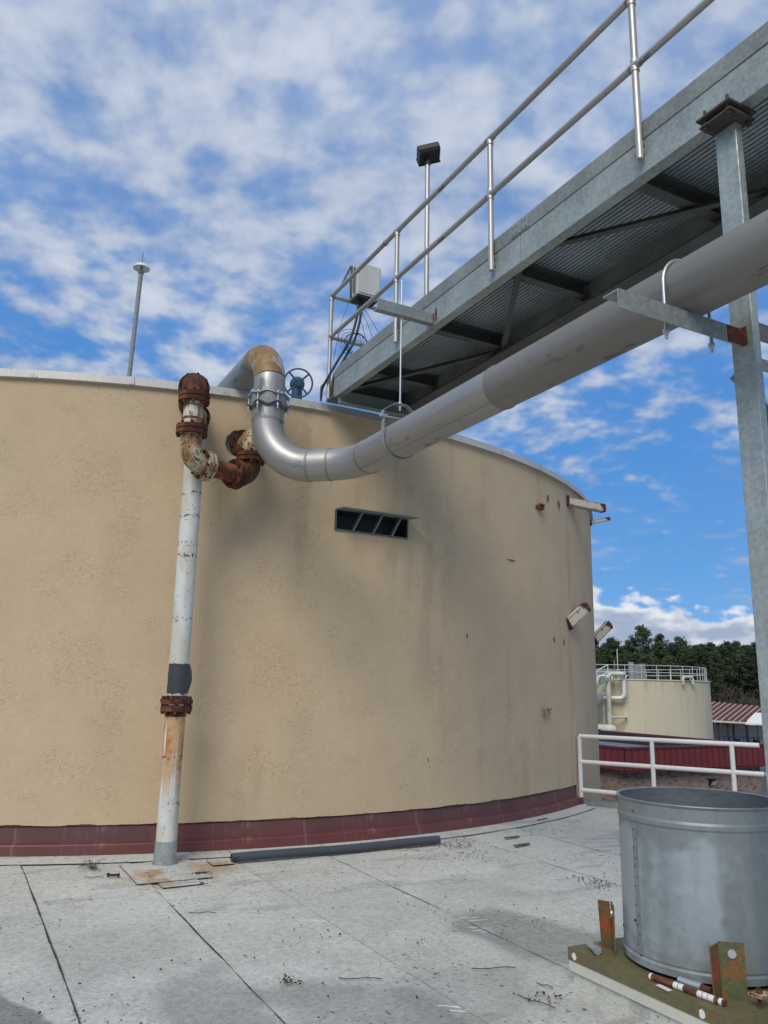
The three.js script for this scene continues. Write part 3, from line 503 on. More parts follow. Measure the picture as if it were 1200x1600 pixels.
// ------------------------------------------------------------------ white riser at the tank
{
  const x = -2.004, z = -8.009, c = (y) => V(x, y, z), inw = radial(16.6).multiplyScalar(-1);
  const o = thing('white_riser_pipe', 'tall white painted riser with rust runs, standing on the roof before the tank', 'pipe', [x, 0, z]); o.off.set(x, 0, z);
  const seg = (a, b, r) => { const n = 12, p = []; for (let i = 0; i <= n; i++) p.push(c(lerp(a, b, i / n))); const g = sweep(p, r, 28, false), uv = g.attributes.uv, ps = g.attributes.position; for (let i = 0; i < uv.count; i++) uv.setY(i, ps.getY(i)); return g; };
  part(o, 'lower_pipe', [seg(0.02, 1.40, 0.098)], mWhitePipe); part(o, 'upper_pipe', [seg(1.53, 4.30, 0.098)], mWhitePipe);
  const wob = (g, k) => { const p = g.attributes.position; for (let i = 0; i < p.count; i++) { const a = Math.atan2(p.getZ(i) - z, p.getX(i) - x), q = 1 + k * PN.noise(Math.cos(a) * 3, Math.sin(a) * 3, p.getY(i) * 22); p.setXYZ(i, x + (p.getX(i) - x) * q, p.getY(i), z + (p.getZ(i) - z) * q); } g.computeVertexNormals(); return g; };
  const fl = part(o, 'flange', [wob(disc(c(1.435), V(0, 1, 0), 0.150, 0.055), 0.10), wob(disc(c(1.500), V(0, 1, 0), 0.152, 0.05), 0.12)], mRust, 'heavily corroded bolted flange halfway down'); for (const h of hexes(c(1.468), V(0, 1, 0), 0.128, 8, 0.017, 0.17)) part(fl, 'bolt', [h], mRust);
  part(fl, 'rust_scale', [wob(sweep([c(1.53), c(1.545), c(1.56)], (t) => 0.104 - 0.004 * t, 28), 0.04)], mRust); part(fl, 'rust_scale', [wob(sweep([c(1.36), c(1.40), c(1.41)], (t) => 0.1005, 28), 0.03)], mRust);
  // dark patch wrapped round the pipe above the flange
  const pp = [], pi = []; let q = 0; for (let i = 0; i <= 22; i++) for (let k = 0; k <= 10; k++) { const f = i / 22, a = lerp(-0.25, 2.6, f), y = lerp(1.58 + 0.03 * PN.noise(a * 2, 1, 1), 1.865 + 0.012 * PN.noise(a * 2.5, 3, 1), k / 10), r = 0.103 + 0.004 * PN.noise(a * 4, y * 12, 2) + 0.03 * Math.exp(-(((f - 0.05) / 0.08) ** 2)) * Math.sin(k / 10 * Math.PI); pp.push(x + Math.cos(a) * r, y, z + Math.sin(a) * r); if (i && k) pi.push(q, q - 11, q - 1, q - 1, q - 11, q - 12); q++; }
  const pg = new THREE.BufferGeometry(); pg.setAttribute('position', new THREE.Float32BufferAttribute(pp, 3)); pg.setIndex(pi); pg.computeVertexNormals();
  part(o, 'patch', [norm(pg)], std({ map: tSteel, color: new THREE.Color().setRGB(0.055, 0.062, 0.075), roughness: 0.5 }), 'dark repair patch wrapped round the riser');
  part(o, 'base_sleeve', [sweep([c(0.012), c(0.03), c(0.10), c(0.215), c(0.22)], (t, i) => [0.125, 0.109, 0.106, 0.104, 0.099][i], 28, false)], mGalv);
  // head: turns into the wall behind the rusty spool
  const bend = arc(c(4.34).addScaledVector(inw, 0.18), inw.clone().multiplyScalar(-0.18), V(0, 0.18, 0));
  part(o, 'elbow', [sweep([c(4.28), ...bend, bend[14].clone().addScaledVector(inw, 0.32)], 0.1, 24)], mCream);
  const fc = bend[14].clone().addScaledVector(inw, 0.05); part(o, 'wall_flange', [disc(fc, inw, 0.150, 0.05), disc(fc.clone().addScaledVector(inw, 0.055), inw, 0.150, 0.045), ...hexes(fc.clone().addScaledVector(inw, 0.02), inw, 0.128, 8, 0.015, 0.15)], mRust);
}
// ------------------------------------------------------------------ rusty pipe run
{
  const S = V(-1.965, 0, -7.675), at = (p, y) => V(p.x, y, p.z), Q = V(-1.462, 0, -8.305), hd = Q.clone().sub(S).normalize(), up = V(0, 1, 0), dn = V(0, -1, 0);
  const o = thing('rusty_pipe_run', 'corroded flanged pipe run bending from the rim down into a hole in the wall', 'pipe', [S.x, 3.7, S.z]); o.off.set(S.x, 3.7, S.z);
  const inS = radial(17.2).multiplyScalar(-1), inQ = radial(HOLE.a).multiplyScalar(-1), rp = 0.098;
  const rough = (g, k = 0.004) => { const p = g.attributes.position, n = g.attributes.normal; for (let i = 0; i < p.count; i++) { const d = k * PN.noise(p.getX(i) * 26, p.getY(i) * 26, p.getZ(i) * 26); p.setXYZ(i, p.getX(i) + n.getX(i) * d, p.getY(i) + n.getY(i) * d, p.getZ(i) + n.getZ(i) * d); } return g; };
  const flange = (name, c, d, m, lab) => { const f = part(o, name, [rough(disc(c.clone().addScaledVector(d, -0.026), d, 0.158, 0.042)), rough(disc(c.clone().addScaledVector(d, 0.026), d, 0.158, 0.042))], m, lab); for (const h of hexes(c, d, 0.132, 8, 0.0165, 0.15)) part(f, 'bolt', [h], mRust); return f; };
  // head elbow: up, then back into the wall below the rim
  const yT = 4.71, R1 = 0.15, b1 = arc(at(S, yT - R1).addScaledVector(inS, R1), inS.clone().multiplyScalar(-R1), V(0, R1, 0), 16);
  part(o, 'head_elbow', [rough(sweep([at(S, 4.555), ...b1, b1[16].clone().addScaledVector(inS, 0.62)], 0.128, 26))], mRust);
  part(o, 'head_collar', [rough(disc(at(S, 4.71).addScaledVector(inS, 0.19), inS, 0.162, 0.05)), ...hexes(at(S, 4.71).addScaledVector(inS, 0.15), inS, 0.138, 8, 0.016, 0.07)], mRust);
  flange('flange', at(S, 4.525), up, mRust);
  part(o, 'white_spool', [sweep([at(S, 4.50), at(S, 4.36), at(S, 4.205)], rp, 26)], mSpool, 'white spool streaked with rust');
  part(o, 'spool_band', [rough(sweep([at(S, 4.285), at(S, 4.293), at(S, 4.305), at(S, 4.312)], (t, i) => rp + [0.001, 0.006, 0.006, 0.001][i], 26, false))], mRustBright); part(o, 'spool_band', [sweep([at(S, 4.43), at(S, 4.436), at(S, 4.442)], (t, i) => rp + [0.001, 0.004, 0.001][i], 26, false)], mRustBright);
  flange('flange', at(S, 4.18), up, mRust);
  const yH = 3.86, R2 = 0.155, b2 = arc(at(S, yH + R2).addScaledVector(hd, R2), hd.clone().multiplyScalar(-R2), V(0, -R2, 0), 16);
  part(o, 'elbow', [rough(sweep([at(S, 4.16), ...b2], 0.108, 26), 0.003)], mCream, 'mottled cream elbow below the white spool');
  const L = Q.clone().sub(S).length(), hp = (k) => at(S, yH).addScaledVector(hd, k);
  flange('flange', hp(0.195), hd, mCream); part(o, 'red_spool', [sweep([hp(0.19), hp(L / 2), hp(L - 0.17)], rp, 26)], mRustBright, 'red-brown horizontal spool');
  flange('flange', hp(L - 0.20), hd, mRust);
  const b3 = arc(hp(L - 0.16).add(V(0, 0.16, 0)), V(0, -0.16, 0), hd.clone().multiplyScalar(0.16), 16);
  part(o, 'elbow', [rough(sweep([hp(L - 0.18), ...b3, at(Q, 4.06)], 0.112, 26))], mRust);
  flange('flange', at(Q, 4.085), up, mRust);
  const b4 = arc(at(Q, 4.34 - 0.14).addScaledVector(inQ, 0.14), inQ.clone().multiplyScalar(-0.14), V(0, 0.14, 0), 14);
  part(o, 'wall_elbow', [rough(sweep([at(Q, 4.10), ...b4, b4[14].clone().addScaledVector(inQ, 0.32)], 0.098, 26), 0.003)], mCream, 'cream elbow entering the hole in the wall');
}
// ------------------------------------------------------------------ the big steel pipe
const PY = 3.822, PT = -0.288, PR = 0.162;
{
  const P = wk(0.75, 0, -0.993), at = (y) => V(P.x, y, P.z), K = wk(1.41, PY, PT), hd = V(K.x - P.x, 0, K.z - P.z).normalize(), bk = V(-0.46, 0, -0.888).normalize();
  const o = thing('large_steel_pipe', 'large silver pipe that leaves the tank rim, drops, and runs beside the walkway', 'pipe', [P.x, PY - PR, P.z]); o.off.set(P.x, PY - PR, P.z);
  const yc = 5.125, Rb = 0.44, b1 = arc(at(yc - Rb).addScaledVector(bk, Rb), bk.clone().multiplyScalar(-Rb), V(0, Rb, 0), 22), e1 = b1[22];
  part(o, 'roof_run', [sweep([e1, e1.clone().addScaledVector(bk, 0.9), ...fillet(e1.clone().addScaledVector(bk, 0.9), e1.clone().addScaledVector(bk, 2.0), e1.clone().addScaledVector(bk, 2.0).add(V(0, -0.5, 0)), 0.25), e1.clone().addScaledVector(bk, 2.0).setY(4.88)], PR, 36)], mTeal, 'grey-green run over the tank rim');
  part(o, 'tan_elbow', [sweep(b1.slice(3), PR + 0.001, 36, false)], mTanEl, 'tan elbow with worn grey patches at the top');
  part(o, 'elbow_collar', [sweep([at(4.60), b1[0], b1[1], b1[2], b1[3]], PR, 36, false)], mSteel);
  part(o, 'drop_pipe', [sweep([at(4.318), at(4.45), at(4.60)], PR, 36, false)], mSteel);
  const Re = 0.486, b2 = arc(at(PY + Re).addScaledVector(hd, Re), hd.clone().multiplyScalar(-Re), V(0, -Re, 0), 24);
  part(o, 'elbow', [sweep(b2, PR, 40, false)], mSteel);
  const f = fillet(b2[24], K, wk(4, PY, PT), 0.62, 16);
  part(o, 'short_spool', [sweep([b2[24], f[0].clone().lerp(b2[24], 0.5), f[0]], PR, 40, false)], mSteel); part(o, 'bend', [sweep(f, PR, 40, false)], mSteel);
  const line = (a, b) => { const r = []; for (let s = a; s < b - 0.01; s += 0.4) r.push(wk(s, PY, PT)); r.push(wk(b, PY, PT)); return r; };
  const s0 = V(f[16].x - W0.x, 0, f[16].z - W0.z).dot(AX);
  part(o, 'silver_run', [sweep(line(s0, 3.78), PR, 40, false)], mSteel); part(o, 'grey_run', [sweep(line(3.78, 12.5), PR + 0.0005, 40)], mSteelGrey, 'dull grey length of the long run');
  const bead = (c, d) => { const g = sweep([-0.013, -0.006, 0.006, 0.013].map((k) => c.clone().addScaledVector(d, k)), (t, i) => PR + [0.001, 0.0065, 0.007, 0.001][i], 40, false); return g; };
  const ends = [[at(4.318), V(0, 1, 0)], [b2[24], hd], [f[0], hd], [f[16], AX], [wk(3.78, PY, PT), AX], [wk(9.5, PY, PT), AX]];
  for (const [c, d] of ends) part(o, 'weld_bead', [bead(c, d)], mWeld);
  const sm = (a, b) => { const r = [], n2 = Math.ceil((b - a) / 0.35); for (let i = 0; i <= n2; i++) r.push(wk(lerp(a, b, i / n2), PY - Math.sin(0.98) * PR, PT - Math.cos(0.98) * PR)); return sweep(r, 0.0035, 6, false); };
  part(o, 'seam_weld', [sm(s0 + 0.02, 3.76)], mWeld); part(o, 'seam_weld', [sm(3.80, 9.48)], mWeld);
  // bolted sleeve coupling on the drop
  const yC = 4.525, cp = part(o, 'coupling', [sweep([at(yC - 0.075), at(yC - 0.07), at(yC), at(yC + 0.07), at(yC + 0.075)], (t, i) => PR + [0.002, 0.016, 0.022, 0.016, 0.002][i], 40, false)], mGalvDull, 'bolted sleeve coupling with wavy rings');
  for (const [y, sg] of [[yC + 0.062, 1], [yC - 0.062, -1]]) {
    const pp = [], ii = []; const N = 96; for (let i = 0; i <= N; i++) { const a = i / N * Math.PI * 2, w = 0.5 + 0.5 * Math.cos(a * 6 + 0.6), ro = PR + 0.026 + 0.028 * w, yy = y + sg * (0.014 - 0.030 * w); for (const [r, dy] of [[PR + 0.003, 0.010 * sg], [ro, 0.0], [ro - 0.002, -0.012 * sg], [PR + 0.016, -0.014 * sg]]) pp.push(P.x + Math.cos(a) * r, yy + dy + (r < PR + 0.02 ? sg * 0.012 : 0), P.z + Math.sin(a) * r); if (i) { const q = i * 4; for (let k = 0; k < 3; k++) ii.push(q - 4 + k, q + k, q - 3 + k, q - 3 + k, q + k, q + 1 + k); } }
    const g = new THREE.BufferGeometry(); g.setAttribute('position', new THREE.Float32BufferAttribute(pp, 3)); g.setIndex(ii); g.computeVertexNormals(); part(cp, 'wavy_ring', [norm(g)], sg > 0 ? mGalv : mGalvDark);
  }
  const bo = []; for (let k = 0; k < 6; k++) { const a = (k * Math.PI * 2 - 0.6) / 6, r = PR + 0.040, q = (y) => V(P.x + Math.cos(a) * r, y, P.z + Math.sin(a) * r); part(cp, 'bolt', [rod(q(yC - 0.115), q(yC + 0.075), 0.0075, 8), sweep([q(yC - 0.085), q(yC - 0.066)], 0.016, 6), sweep([q(yC + 0.052), q(yC + 0.066)], 0.015, 6)], mZinc); }
}
// ------------------------------------------------------------------ walkway
const wtop = 5.366;
{
  const o = wthing('elevated_walkway', 'raised galvanised steel walkway with pipe railing running to the tank rim', 'walkway', 5, 4.995, 0.5);
  const S1 = 12.6, q = (s, y, t) => V(s, y, -t);
  for (const [a, b] of [[-0.02, 3.612], [3.618, S1]]) {
    part(o, 'beam', [span(a, b, 4.995, 5.236, -0.052, -0.04), span(a, b, 4.995, 5.008, -0.13, -0.0525), span(a, b, 5.222, 5.236, -0.13, -0.0525)], mGalv);
    const sh = new THREE.Shape(); const cut = a < 0; sh.moveTo(a + (cut ? 0.02 : 0), 5.2385); sh.lineTo(b, 5.2385); sh.lineTo(b, wtop); sh.lineTo(a + (cut ? 0.40 : 0), wtop); if (cut) { sh.lineTo(a + 0.18, 5.345); sh.lineTo(a + 0.05, 5.29); }
    sh.closePath(); const tg = new THREE.ExtrudeGeometry(sh, { depth: 0.008, bevelEnabled: false }).toNonIndexed(); boxUV(tg); tg.translate(0, 0, -0.042); part(o, 'toe_plate', [tg], mGalvDull);
  }
  part(o, 'splice_plate', [span(3.50, 3.73, 5.25, 5.355, -0.033, -0.029), ...[3.54, 3.58, 3.65, 3.69].flatMap((s) => [5.275, 5.33].map((y) => rod(q(s, y, 0.034), q(s, y, 0.022), 0.008, 6)))], mGalvDull);
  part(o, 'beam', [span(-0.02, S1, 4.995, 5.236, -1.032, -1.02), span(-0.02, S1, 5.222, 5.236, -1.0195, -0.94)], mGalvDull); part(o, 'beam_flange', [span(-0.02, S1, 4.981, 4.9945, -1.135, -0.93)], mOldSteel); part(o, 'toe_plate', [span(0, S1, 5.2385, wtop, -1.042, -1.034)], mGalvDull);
  part(o, 'deck', [span(0.0, S1, 5.249, 5.262, -1.018, -0.054)], mGalvDull);
  for (let k = 0; k < 23; k++) { const t = 0.077 + k * 0.0395; part(o, 'deck_rib', [span(0.0, S1, 5.212, 5.248, -t - 0.026, -t)], mDeck()); }
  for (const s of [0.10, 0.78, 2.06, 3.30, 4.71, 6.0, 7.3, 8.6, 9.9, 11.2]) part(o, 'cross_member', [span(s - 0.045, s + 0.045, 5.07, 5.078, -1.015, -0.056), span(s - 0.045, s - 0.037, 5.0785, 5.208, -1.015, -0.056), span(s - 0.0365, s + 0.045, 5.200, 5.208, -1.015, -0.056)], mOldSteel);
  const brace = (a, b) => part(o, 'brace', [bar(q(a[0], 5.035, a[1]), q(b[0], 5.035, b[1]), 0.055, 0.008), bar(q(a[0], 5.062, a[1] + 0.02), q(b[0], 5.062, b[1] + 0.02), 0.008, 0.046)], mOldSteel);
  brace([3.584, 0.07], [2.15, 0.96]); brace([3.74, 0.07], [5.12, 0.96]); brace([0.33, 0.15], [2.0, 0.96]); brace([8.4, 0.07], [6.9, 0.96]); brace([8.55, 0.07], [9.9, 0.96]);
  // railing
  const r = 0.0245, SP = [0, 1.638, 3.276, 4.914, 6.552, 8.19, 9.828, 11.466];
  const rail = (y, t) => part(o, 'rail', [sweep([q(0, y, t), q(S1, y, t)], r, 14)], mAlu);
  rail(6.319, 0); rail(5.782, 0); rail(6.275, 1.075); rail(5.75, 1.075);
  for (const s of SP) {
    const po = part(o, 'post', [rod(q(s, s ? 5.074 : 4.995, 0), q(s, 6.319, 0), r, 14)], mAlu);
    part(po, 'fitting', [sweep([q(s, 6.262, 0), q(s, 6.268, 0), q(s, 6.315, 0)], r + 0.0055, 14), sweep([q(s - (s ? 0.045 : 0), 6.319, 0), q(s + 0.045, 6.319, 0)], r + 0.0055, 14)], mAlu); part(po, 'fitting', [sweep([q(s, 5.735, 0), q(s, 5.829, 0)], r + 0.0055, 14), sweep([q(s - (s ? 0.045 : 0.0), 5.782, 0), q(s + 0.045, 5.782, 0)], r + 0.005, 14)], mAlu);
    if (s) part(po, 'bolt', [rod(q(s - 0.035, 5.12, 0), q(s - 0.02, 5.12, 0), 0.011, 6), rod(q(s - 0.035, 5.19, 0), q(s - 0.02, 5.19, 0), 0.011, 6), rod(q(s, 5.12, 0.01), q(s, 5.12, 0.042), 0.009, 8), rod(q(s, 5.19, 0.01), q(s, 5.19, 0.042), 0.009, 8)], mGalvDark);
    part(o, 'post', [rod(q(s, 4.996, 1.075), q(s, 6.275, 1.075), r, 12)], mAlu);
  }
  part(o, 'end_rail', [rod(q(0, 6.319, 0), q(0, 6.295, 1.075), r, 14)], mAlu); part(o, 'end_rail', [rod(q(0, 5.782, 0), q(0, 5.765, 1.075), r, 14)], mAlu);
  part(o, 'rail_sleeve', [sweep([q(1.36, 6.319, 0), q(1.40, 6.319, 0)], r + 0.006, 14)], mAlu);
  // bearing feet on the tank rim and dark bracket below the end
  part(o, 'bearing_foot', [span(-0.06, 0.14, 4.975, 4.994, -0.20, 0.0)], mGalvDark); part(o, 'bearing_foot', [span(-0.5, 0.1, 4.966, 4.980, -1.05, -0.85)], mGalvDark);
  part(o, 'end_beam', [span(0.16, 0.175, 4.90, 5.066, -1.015, -0.056), span(0.16, 0.25, 4.888, 4.899, -1.015, -0.056)], mGalvDull);
  // channel arm that carries the hanger, with its rusty weld
  const arm = part(o, 'hanger_arm', [span(2.296, 2.304, 5.012, 5.116, -0.038, 0.556), span(2.236, 2.2955, 5.108, 5.116, -0.038, 0.556), span(2.236, 2.2955, 5.012, 5.020, -0.038, 0.556)], mGalvDull, 'channel arm welded to the beam with a rust stain');
  const rp = new THREE.CircleGeometry(1, 22).toNonIndexed(), pa = rp.attributes.position; for (let i = 0; i < pa.count; i++) { const x = pa.getX(i), y = pa.getY(i), k = 1 + 0.35 * PN.noise(x * 2.5, y * 2.5, 4); pa.setXYZ(i, 2.345 + x * 0.020 * k, 5.085 + y * 0.075 * k, -0.0385); } boxUV(rp); part(arm, 'rust_stain', [rp], mRustBright);
  part(arm, 'weld', [bar(q(2.309, 5.014, 0.037), q(2.309, 5.112, 0.037), 0.010, 0.010, V(1, 0, 0))], mRustBright);
}
function mDeck() { return [mDk0, mDk1, mDk2][Math.floor(rnd() * 3)]; }
// ------------------------------------------------------------------ pipe hanger
{
  const s = 2.27, o = wthing('pipe_hanger', 'clevis hanger on a long threaded rod holding the big pipe under the walkway', 'hanger', s, PY - PR, PT), c = (y, t) => V(s, y, -(PT + t));
  part(o, 'threaded_rod', [rod(c(PY + 0.28, 0), c(5.38, 0), 0.0085, 10)], mZinc);
  part(o, 'nut', [sweep([c(5.117, 0), c(5.135, 0)], 0.017, 6), sweep([c(4.994, 0), c(5.010, 0)], 0.017, 6), sweep([c(PY + 0.345, 0), c(PY + 0.362, 0)], 0.017, 6), sweep([c(PY + 0.308, 0), c(PY + 0.327, 0)], 0.017, 6)], mZinc);
  const ribbon = (pts, w) => pts.slice(1).map((p, i) => { const dd = p.clone().sub(pts[i]).normalize().multiplyScalar(0.002); return bar(pts[i].clone().sub(dd), p.clone().add(dd), w, 0.006, V(0, 0, 1).cross(p.clone().sub(pts[i])).lengthSq() > 1e-9 ? V(1, 0, 0).cross(p.clone().sub(pts[i])).normalize() : V(0, 1, 0)); });
  const lo = []; for (let i = 0; i <= 28; i++) { const a = Math.PI * (1 + i / 28); lo.push(c(PY + Math.sin(a) * (PR + 0.008), Math.cos(a) * (PR + 0.008))); }
  lo.unshift(c(PY + 0.215, -PR - 0.008)); lo.push(c(PY + 0.215, PR + 0.008)); part(o, 'strap', ribbon(lo, 0.05), mGalvDull);
  const yo = [c(PY + 0.19, -PR - 0.016), c(PY + 0.255, -PR - 0.012), c(PY + 0.335, -0.06), c(PY + 0.335, 0.06), c(PY + 0.255, PR + 0.012), c(PY + 0.19, PR + 0.016)]; part(o, 'yoke', ribbon(yo, 0.05), mGalvDull);
  part(o, 'cross_bolt', [rod(c(PY + 0.205, -PR - 0.045), c(PY + 0.205, PR + 0.045), 0.0085, 8), sweep([c(PY + 0.205, -PR - 0.036), c(PY + 0.205, -PR - 0.02)], 0.018, 6), sweep([c(PY + 0.205, PR + 0.036), c(PY + 0.205, PR + 0.02)], 0.018, 6)], mZinc);
}
// ------------------------------------------------------------------ column under the walkway
{
  const o = wthing('support_column', 'galvanised steel column carrying the walkway beside the steel drum', 'column', 5.498, 0, 0.095), q = (s, y, t) => V(s, y, -t);
  part(o, 'shaft', [span(5.426, 5.570, 0.012, 4.932, -0.124, -0.066, 0.008)], mGalv);
  part(o, 'base_plate', [span(5.36, 5.64, 0.012, 0.028, -0.19, 0.0)], mGalvDull);
  part(o, 'lower_plate', [span(5.415, 5.63, 4.932, 4.944, -0.165, 0.05)], mRustDark); part(o, 'upper_plate', [span(5.405, 5.635, 4.980, 4.9935, -0.175, 0.062)], mRustDark);
  for (const [s, t] of [[5.445, -0.028], [5.60, -0.028], [5.445, 0.142], [5.60, 0.142]]) part(o, 'bolt', [rod(q(s, 4.90, t), q(s, t < 0 ? 5.045 : 4.994, t), 0.009, 8), sweep([q(s, 4.914, t), q(s, 4.931, t)], 0.019, 6), sweep([q(s, 4.9445, t), q(s, 4.96, t)], 0.019, 6)], mRustDark);
  // arm that carries the pipe
  const arm = part(o, 'pipe_arm', [span(5.492, 5.500, 3.556, 3.660, -0.060, 0.85), span(5.392, 5.4915, 3.652, 3.660, -0.060, 0.85)], mGalvDull, 'channel arm carrying the pipe, rusty at the weld');
  part(arm, 'rust_patch', [span(5.5005, 5.5025, 3.560, 3.657, -0.064, 0.055), span(5.4895, 5.531, 3.556, 3.664, -0.0655, -0.0615)], mRustBright);
  const ub = []; for (let i = 0; i <= 24; i++) { const a = Math.PI * i / 24; ub.push(q(5.442, PY + Math.sin(a) * (PR + 0.011), PT + Math.cos(a) * (PR + 0.011))); } ub.unshift(q(5.442, 3.50, PT + PR + 0.011)); ub.push(q(5.442, 3.50, PT - PR - 0.011));
  const u = part(o, 'u_bolt', [sweep(ub, 0.0095, 12)], mZinc); part(u, 'nut', [-1, 1].map((k) => sweep([q(5.442, 3.534, PT + k * (PR + 0.011)), q(5.442, 3.553, PT + k * (PR + 0.011))], 0.019, 6)), mZinc);
  // second column and bracing across the walkway
  part(o, 'far_shaft', [span(5.426, 5.570, 0.012, 4.992, -1.03, -0.97, 0.008)], mGalv); part(o, 'far_base_plate', [span(5.36, 5.64, 0.012, 0.028, -1.1, -0.90)], mGalvDull);
  part(o, 'cross_brace', [bar(q(5.52, 3.66, 0.125), q(5.52, 3.66, 0.968), 0.008, 0.10), bar(q(5.49, 3.713, 0.125), q(5.49, 3.713, 0.968), 0.07, 0.008)], mGalvDark);
  part(o, 'cross_brace', [bar(q(5.47, 3.50, 0.125), q(5.47, 3.50, 0.968), 0.008, 0.07)], mGalvDull); part(o, 'cross_brace', [bar(q(5.48, 3.38, 0.10), q(5.48, 2.45, 0.97), 0.008, 0.06), bar(q(5.455, 3.36, 0.10), q(5.455, 2.43, 0.97), 0.05, 0.008)], mGalvDark);
  { const g = new THREE.ExtrudeGeometry(new THREE.Shape([[5.388, 3.41], [5.426, 3.43], [5.426, 3.36]].map((p) => new THREE.Vector2(...p))), { depth: 0.01, bevelEnabled: false }).toNonIndexed(); boxUV(g); g.translate(0, 0, -0.09); part(o, 'gusset', [g], mGalvDull); }
}
// ------------------------------------------------------------------ floodlight on its pole
{
  const s = 0.31, t = 1.16, o = wthing('floodlight_pole', 'black floodlight on a thin silver pole behind the walkway railing', 'floodlight', s, 5.0, t), q = (a, y, b) => V(s + a, y, -(t + b));
  part(o, 'pole', [rod(q(0, 5.0, 0), q(0, 8.42, 0), 0.032, 16)], mAlu); part(o, 'foot_clamp', [span(s - 0.05, s + 0.05, 5.02, 5.20, -t - 0.04, -1.0325)], mGalvDark); part(o, 'slip_fitter', [rod(q(0, 8.35, 0), q(0, 8.47, 0), 0.042, 14)], mBlack);
  const sh = new THREE.Shape([[-0.10, -0.06], [0.08, -0.06], [0.10, -0.03], [0.10, 0.03], [0.06, 0.06], [-0.07, 0.06], [-0.10, 0.04]].map((p) => new THREE.Vector2(...p)));
  const g = new THREE.ExtrudeGeometry(sh, { depth: 0.26, bevelEnabled: true, bevelSize: 0.012, bevelThickness: 0.012, bevelSegments: 2 }).toNonIndexed(); boxUV(g); g.translate(0, 0, -0.13); g.rotateX(0.3); g.rotateZ(0.16); g.rotateY(-0.5); g.translate(s + 0.02, 8.53, -t); const lamp = part(o, 'lamp_housing', [g], mBlack);
  const vz = span(-0.13, -0.114, -0.08, 0.06, -0.15, 0.15); vz.rotateX(0.3); vz.rotateZ(0.16); vz.rotateY(-0.5); vz.translate(s + 0.02, 8.53, -t); part(lamp, 'lens_frame', [vz], mBlack);
}
// ------------------------------------------------------------------ control box and its cables on the end railing
{
  const o = wthing('control_box', 'light grey control box hung on the end railing with cables below', 'control box', 0.14, 6.28, 0.36), q = (s, y, t) => V(s, y, -t);
  const sh = new THREE.Shape([[0.04, 6.30], [0.27, 6.30], [0.27, 6.70], [0.10, 6.74], [0.04, 6.70]].map((p) => new THREE.Vector2(...p)));
  const g = new THREE.ExtrudeGeometry(sh, { depth: 0.30, bevelEnabled: true, bevelSize: 0.006, bevelThickness: 0.006, bevelSegments: 1 }).toNonIndexed(); boxUV(g); g.translate(0, 0, -0.52);
  const bx = part(o, 'enclosure', [g], mGreyBox); part(bx, 'door', [span(0.278, 0.286, 6.315, 6.685, -0.505, -0.235)], mGreyBox); part(bx, 'bottom_plate', [span(0.05, 0.265, 6.268, 6.292, -0.51, -0.23)], mBlack);
  part(bx, 'bracket', [span(0.10, 0.13, 6.30, 6.72, -0.208, -0.194), span(0.19, 0.215, 6.33, 6.66, -0.208, -0.194), bar(q(0.1, 6.73, 0.20), q(0.14, 6.34, 0.03), 0.02, 0.02)], mGalvDark);
  const curve = (pts, r, seg = 8) => sweep(new THREE.CatmullRomCurve3(pts).getPoints(40), r, seg);
  const c1 = [q(0.16, 6.28, 0.30), q(0.15, 6.02, 0.27), q(0.14, 5.72, 0.19), q(0.10, 5.45, 0.06), q(0.04, 5.22, -0.04), q(-0.02, 5.12, -0.07), q(-0.03, 4.99, -0.08)], c2 = [q(0.18, 6.28, 0.33), q(0.17, 6.02, 0.31), q(0.16, 5.72, 0.24), q(0.12, 5.45, 0.12), q(0.06, 5.25, 0.04), q(0.045, 5.08, 0.02), q(0.045, 4.99, 0.02)];
  part(o, 'cable', [curve(c1, 0.016)], mCable); part(o, 'cable', [curve(c2, 0.016)], mCable);
  part(o, 'conduit', [sweep([q(-0.10, 4.99, -0.05), q(-0.10, 5.10, -0.05), ...fillet(q(-0.10, 5.10, -0.05), q(-0.10, 5.17, -0.05), q(-0.02, 5.22, -0.02), 0.04), q(-0.02, 5.215, -0.02)], 0.014, 10)], mGalvDark);
  for (let k = 0; k < 6; k++) { const cs = 0.15 + 0.01 * k, cy = 5.66 + rr(-0.03, 0.03), ct = 0.22 + rr(-0.06, 0.06), R = rr(0.10, 0.17), pts = []; for (let i = 0; i <= 14; i++) { const a = i / 14 * Math.PI * 2; pts.push(q(cs + 0.02 * Math.sin(a * 2), cy + Math.sin(a) * R, ct + Math.cos(a) * R * rr(0.9, 1.1))); } part(o, 'coiled_wire', [curve(pts, 0.003, 6)], mCable); }
  for (const [a, b] of [[0.26, 0.62], [0.30, 0.80], [0.22, 0.48], [0.16, -0.02]]) part(o, 'wire', [curve([q(0.12, 6.66, a), q(0.14, 6.3, a + 0.02), q(0.16, 5.9, lerp(a, b, 0.55)), q(0.16, 5.42, b)], 0.003, 6)], mCable);
}
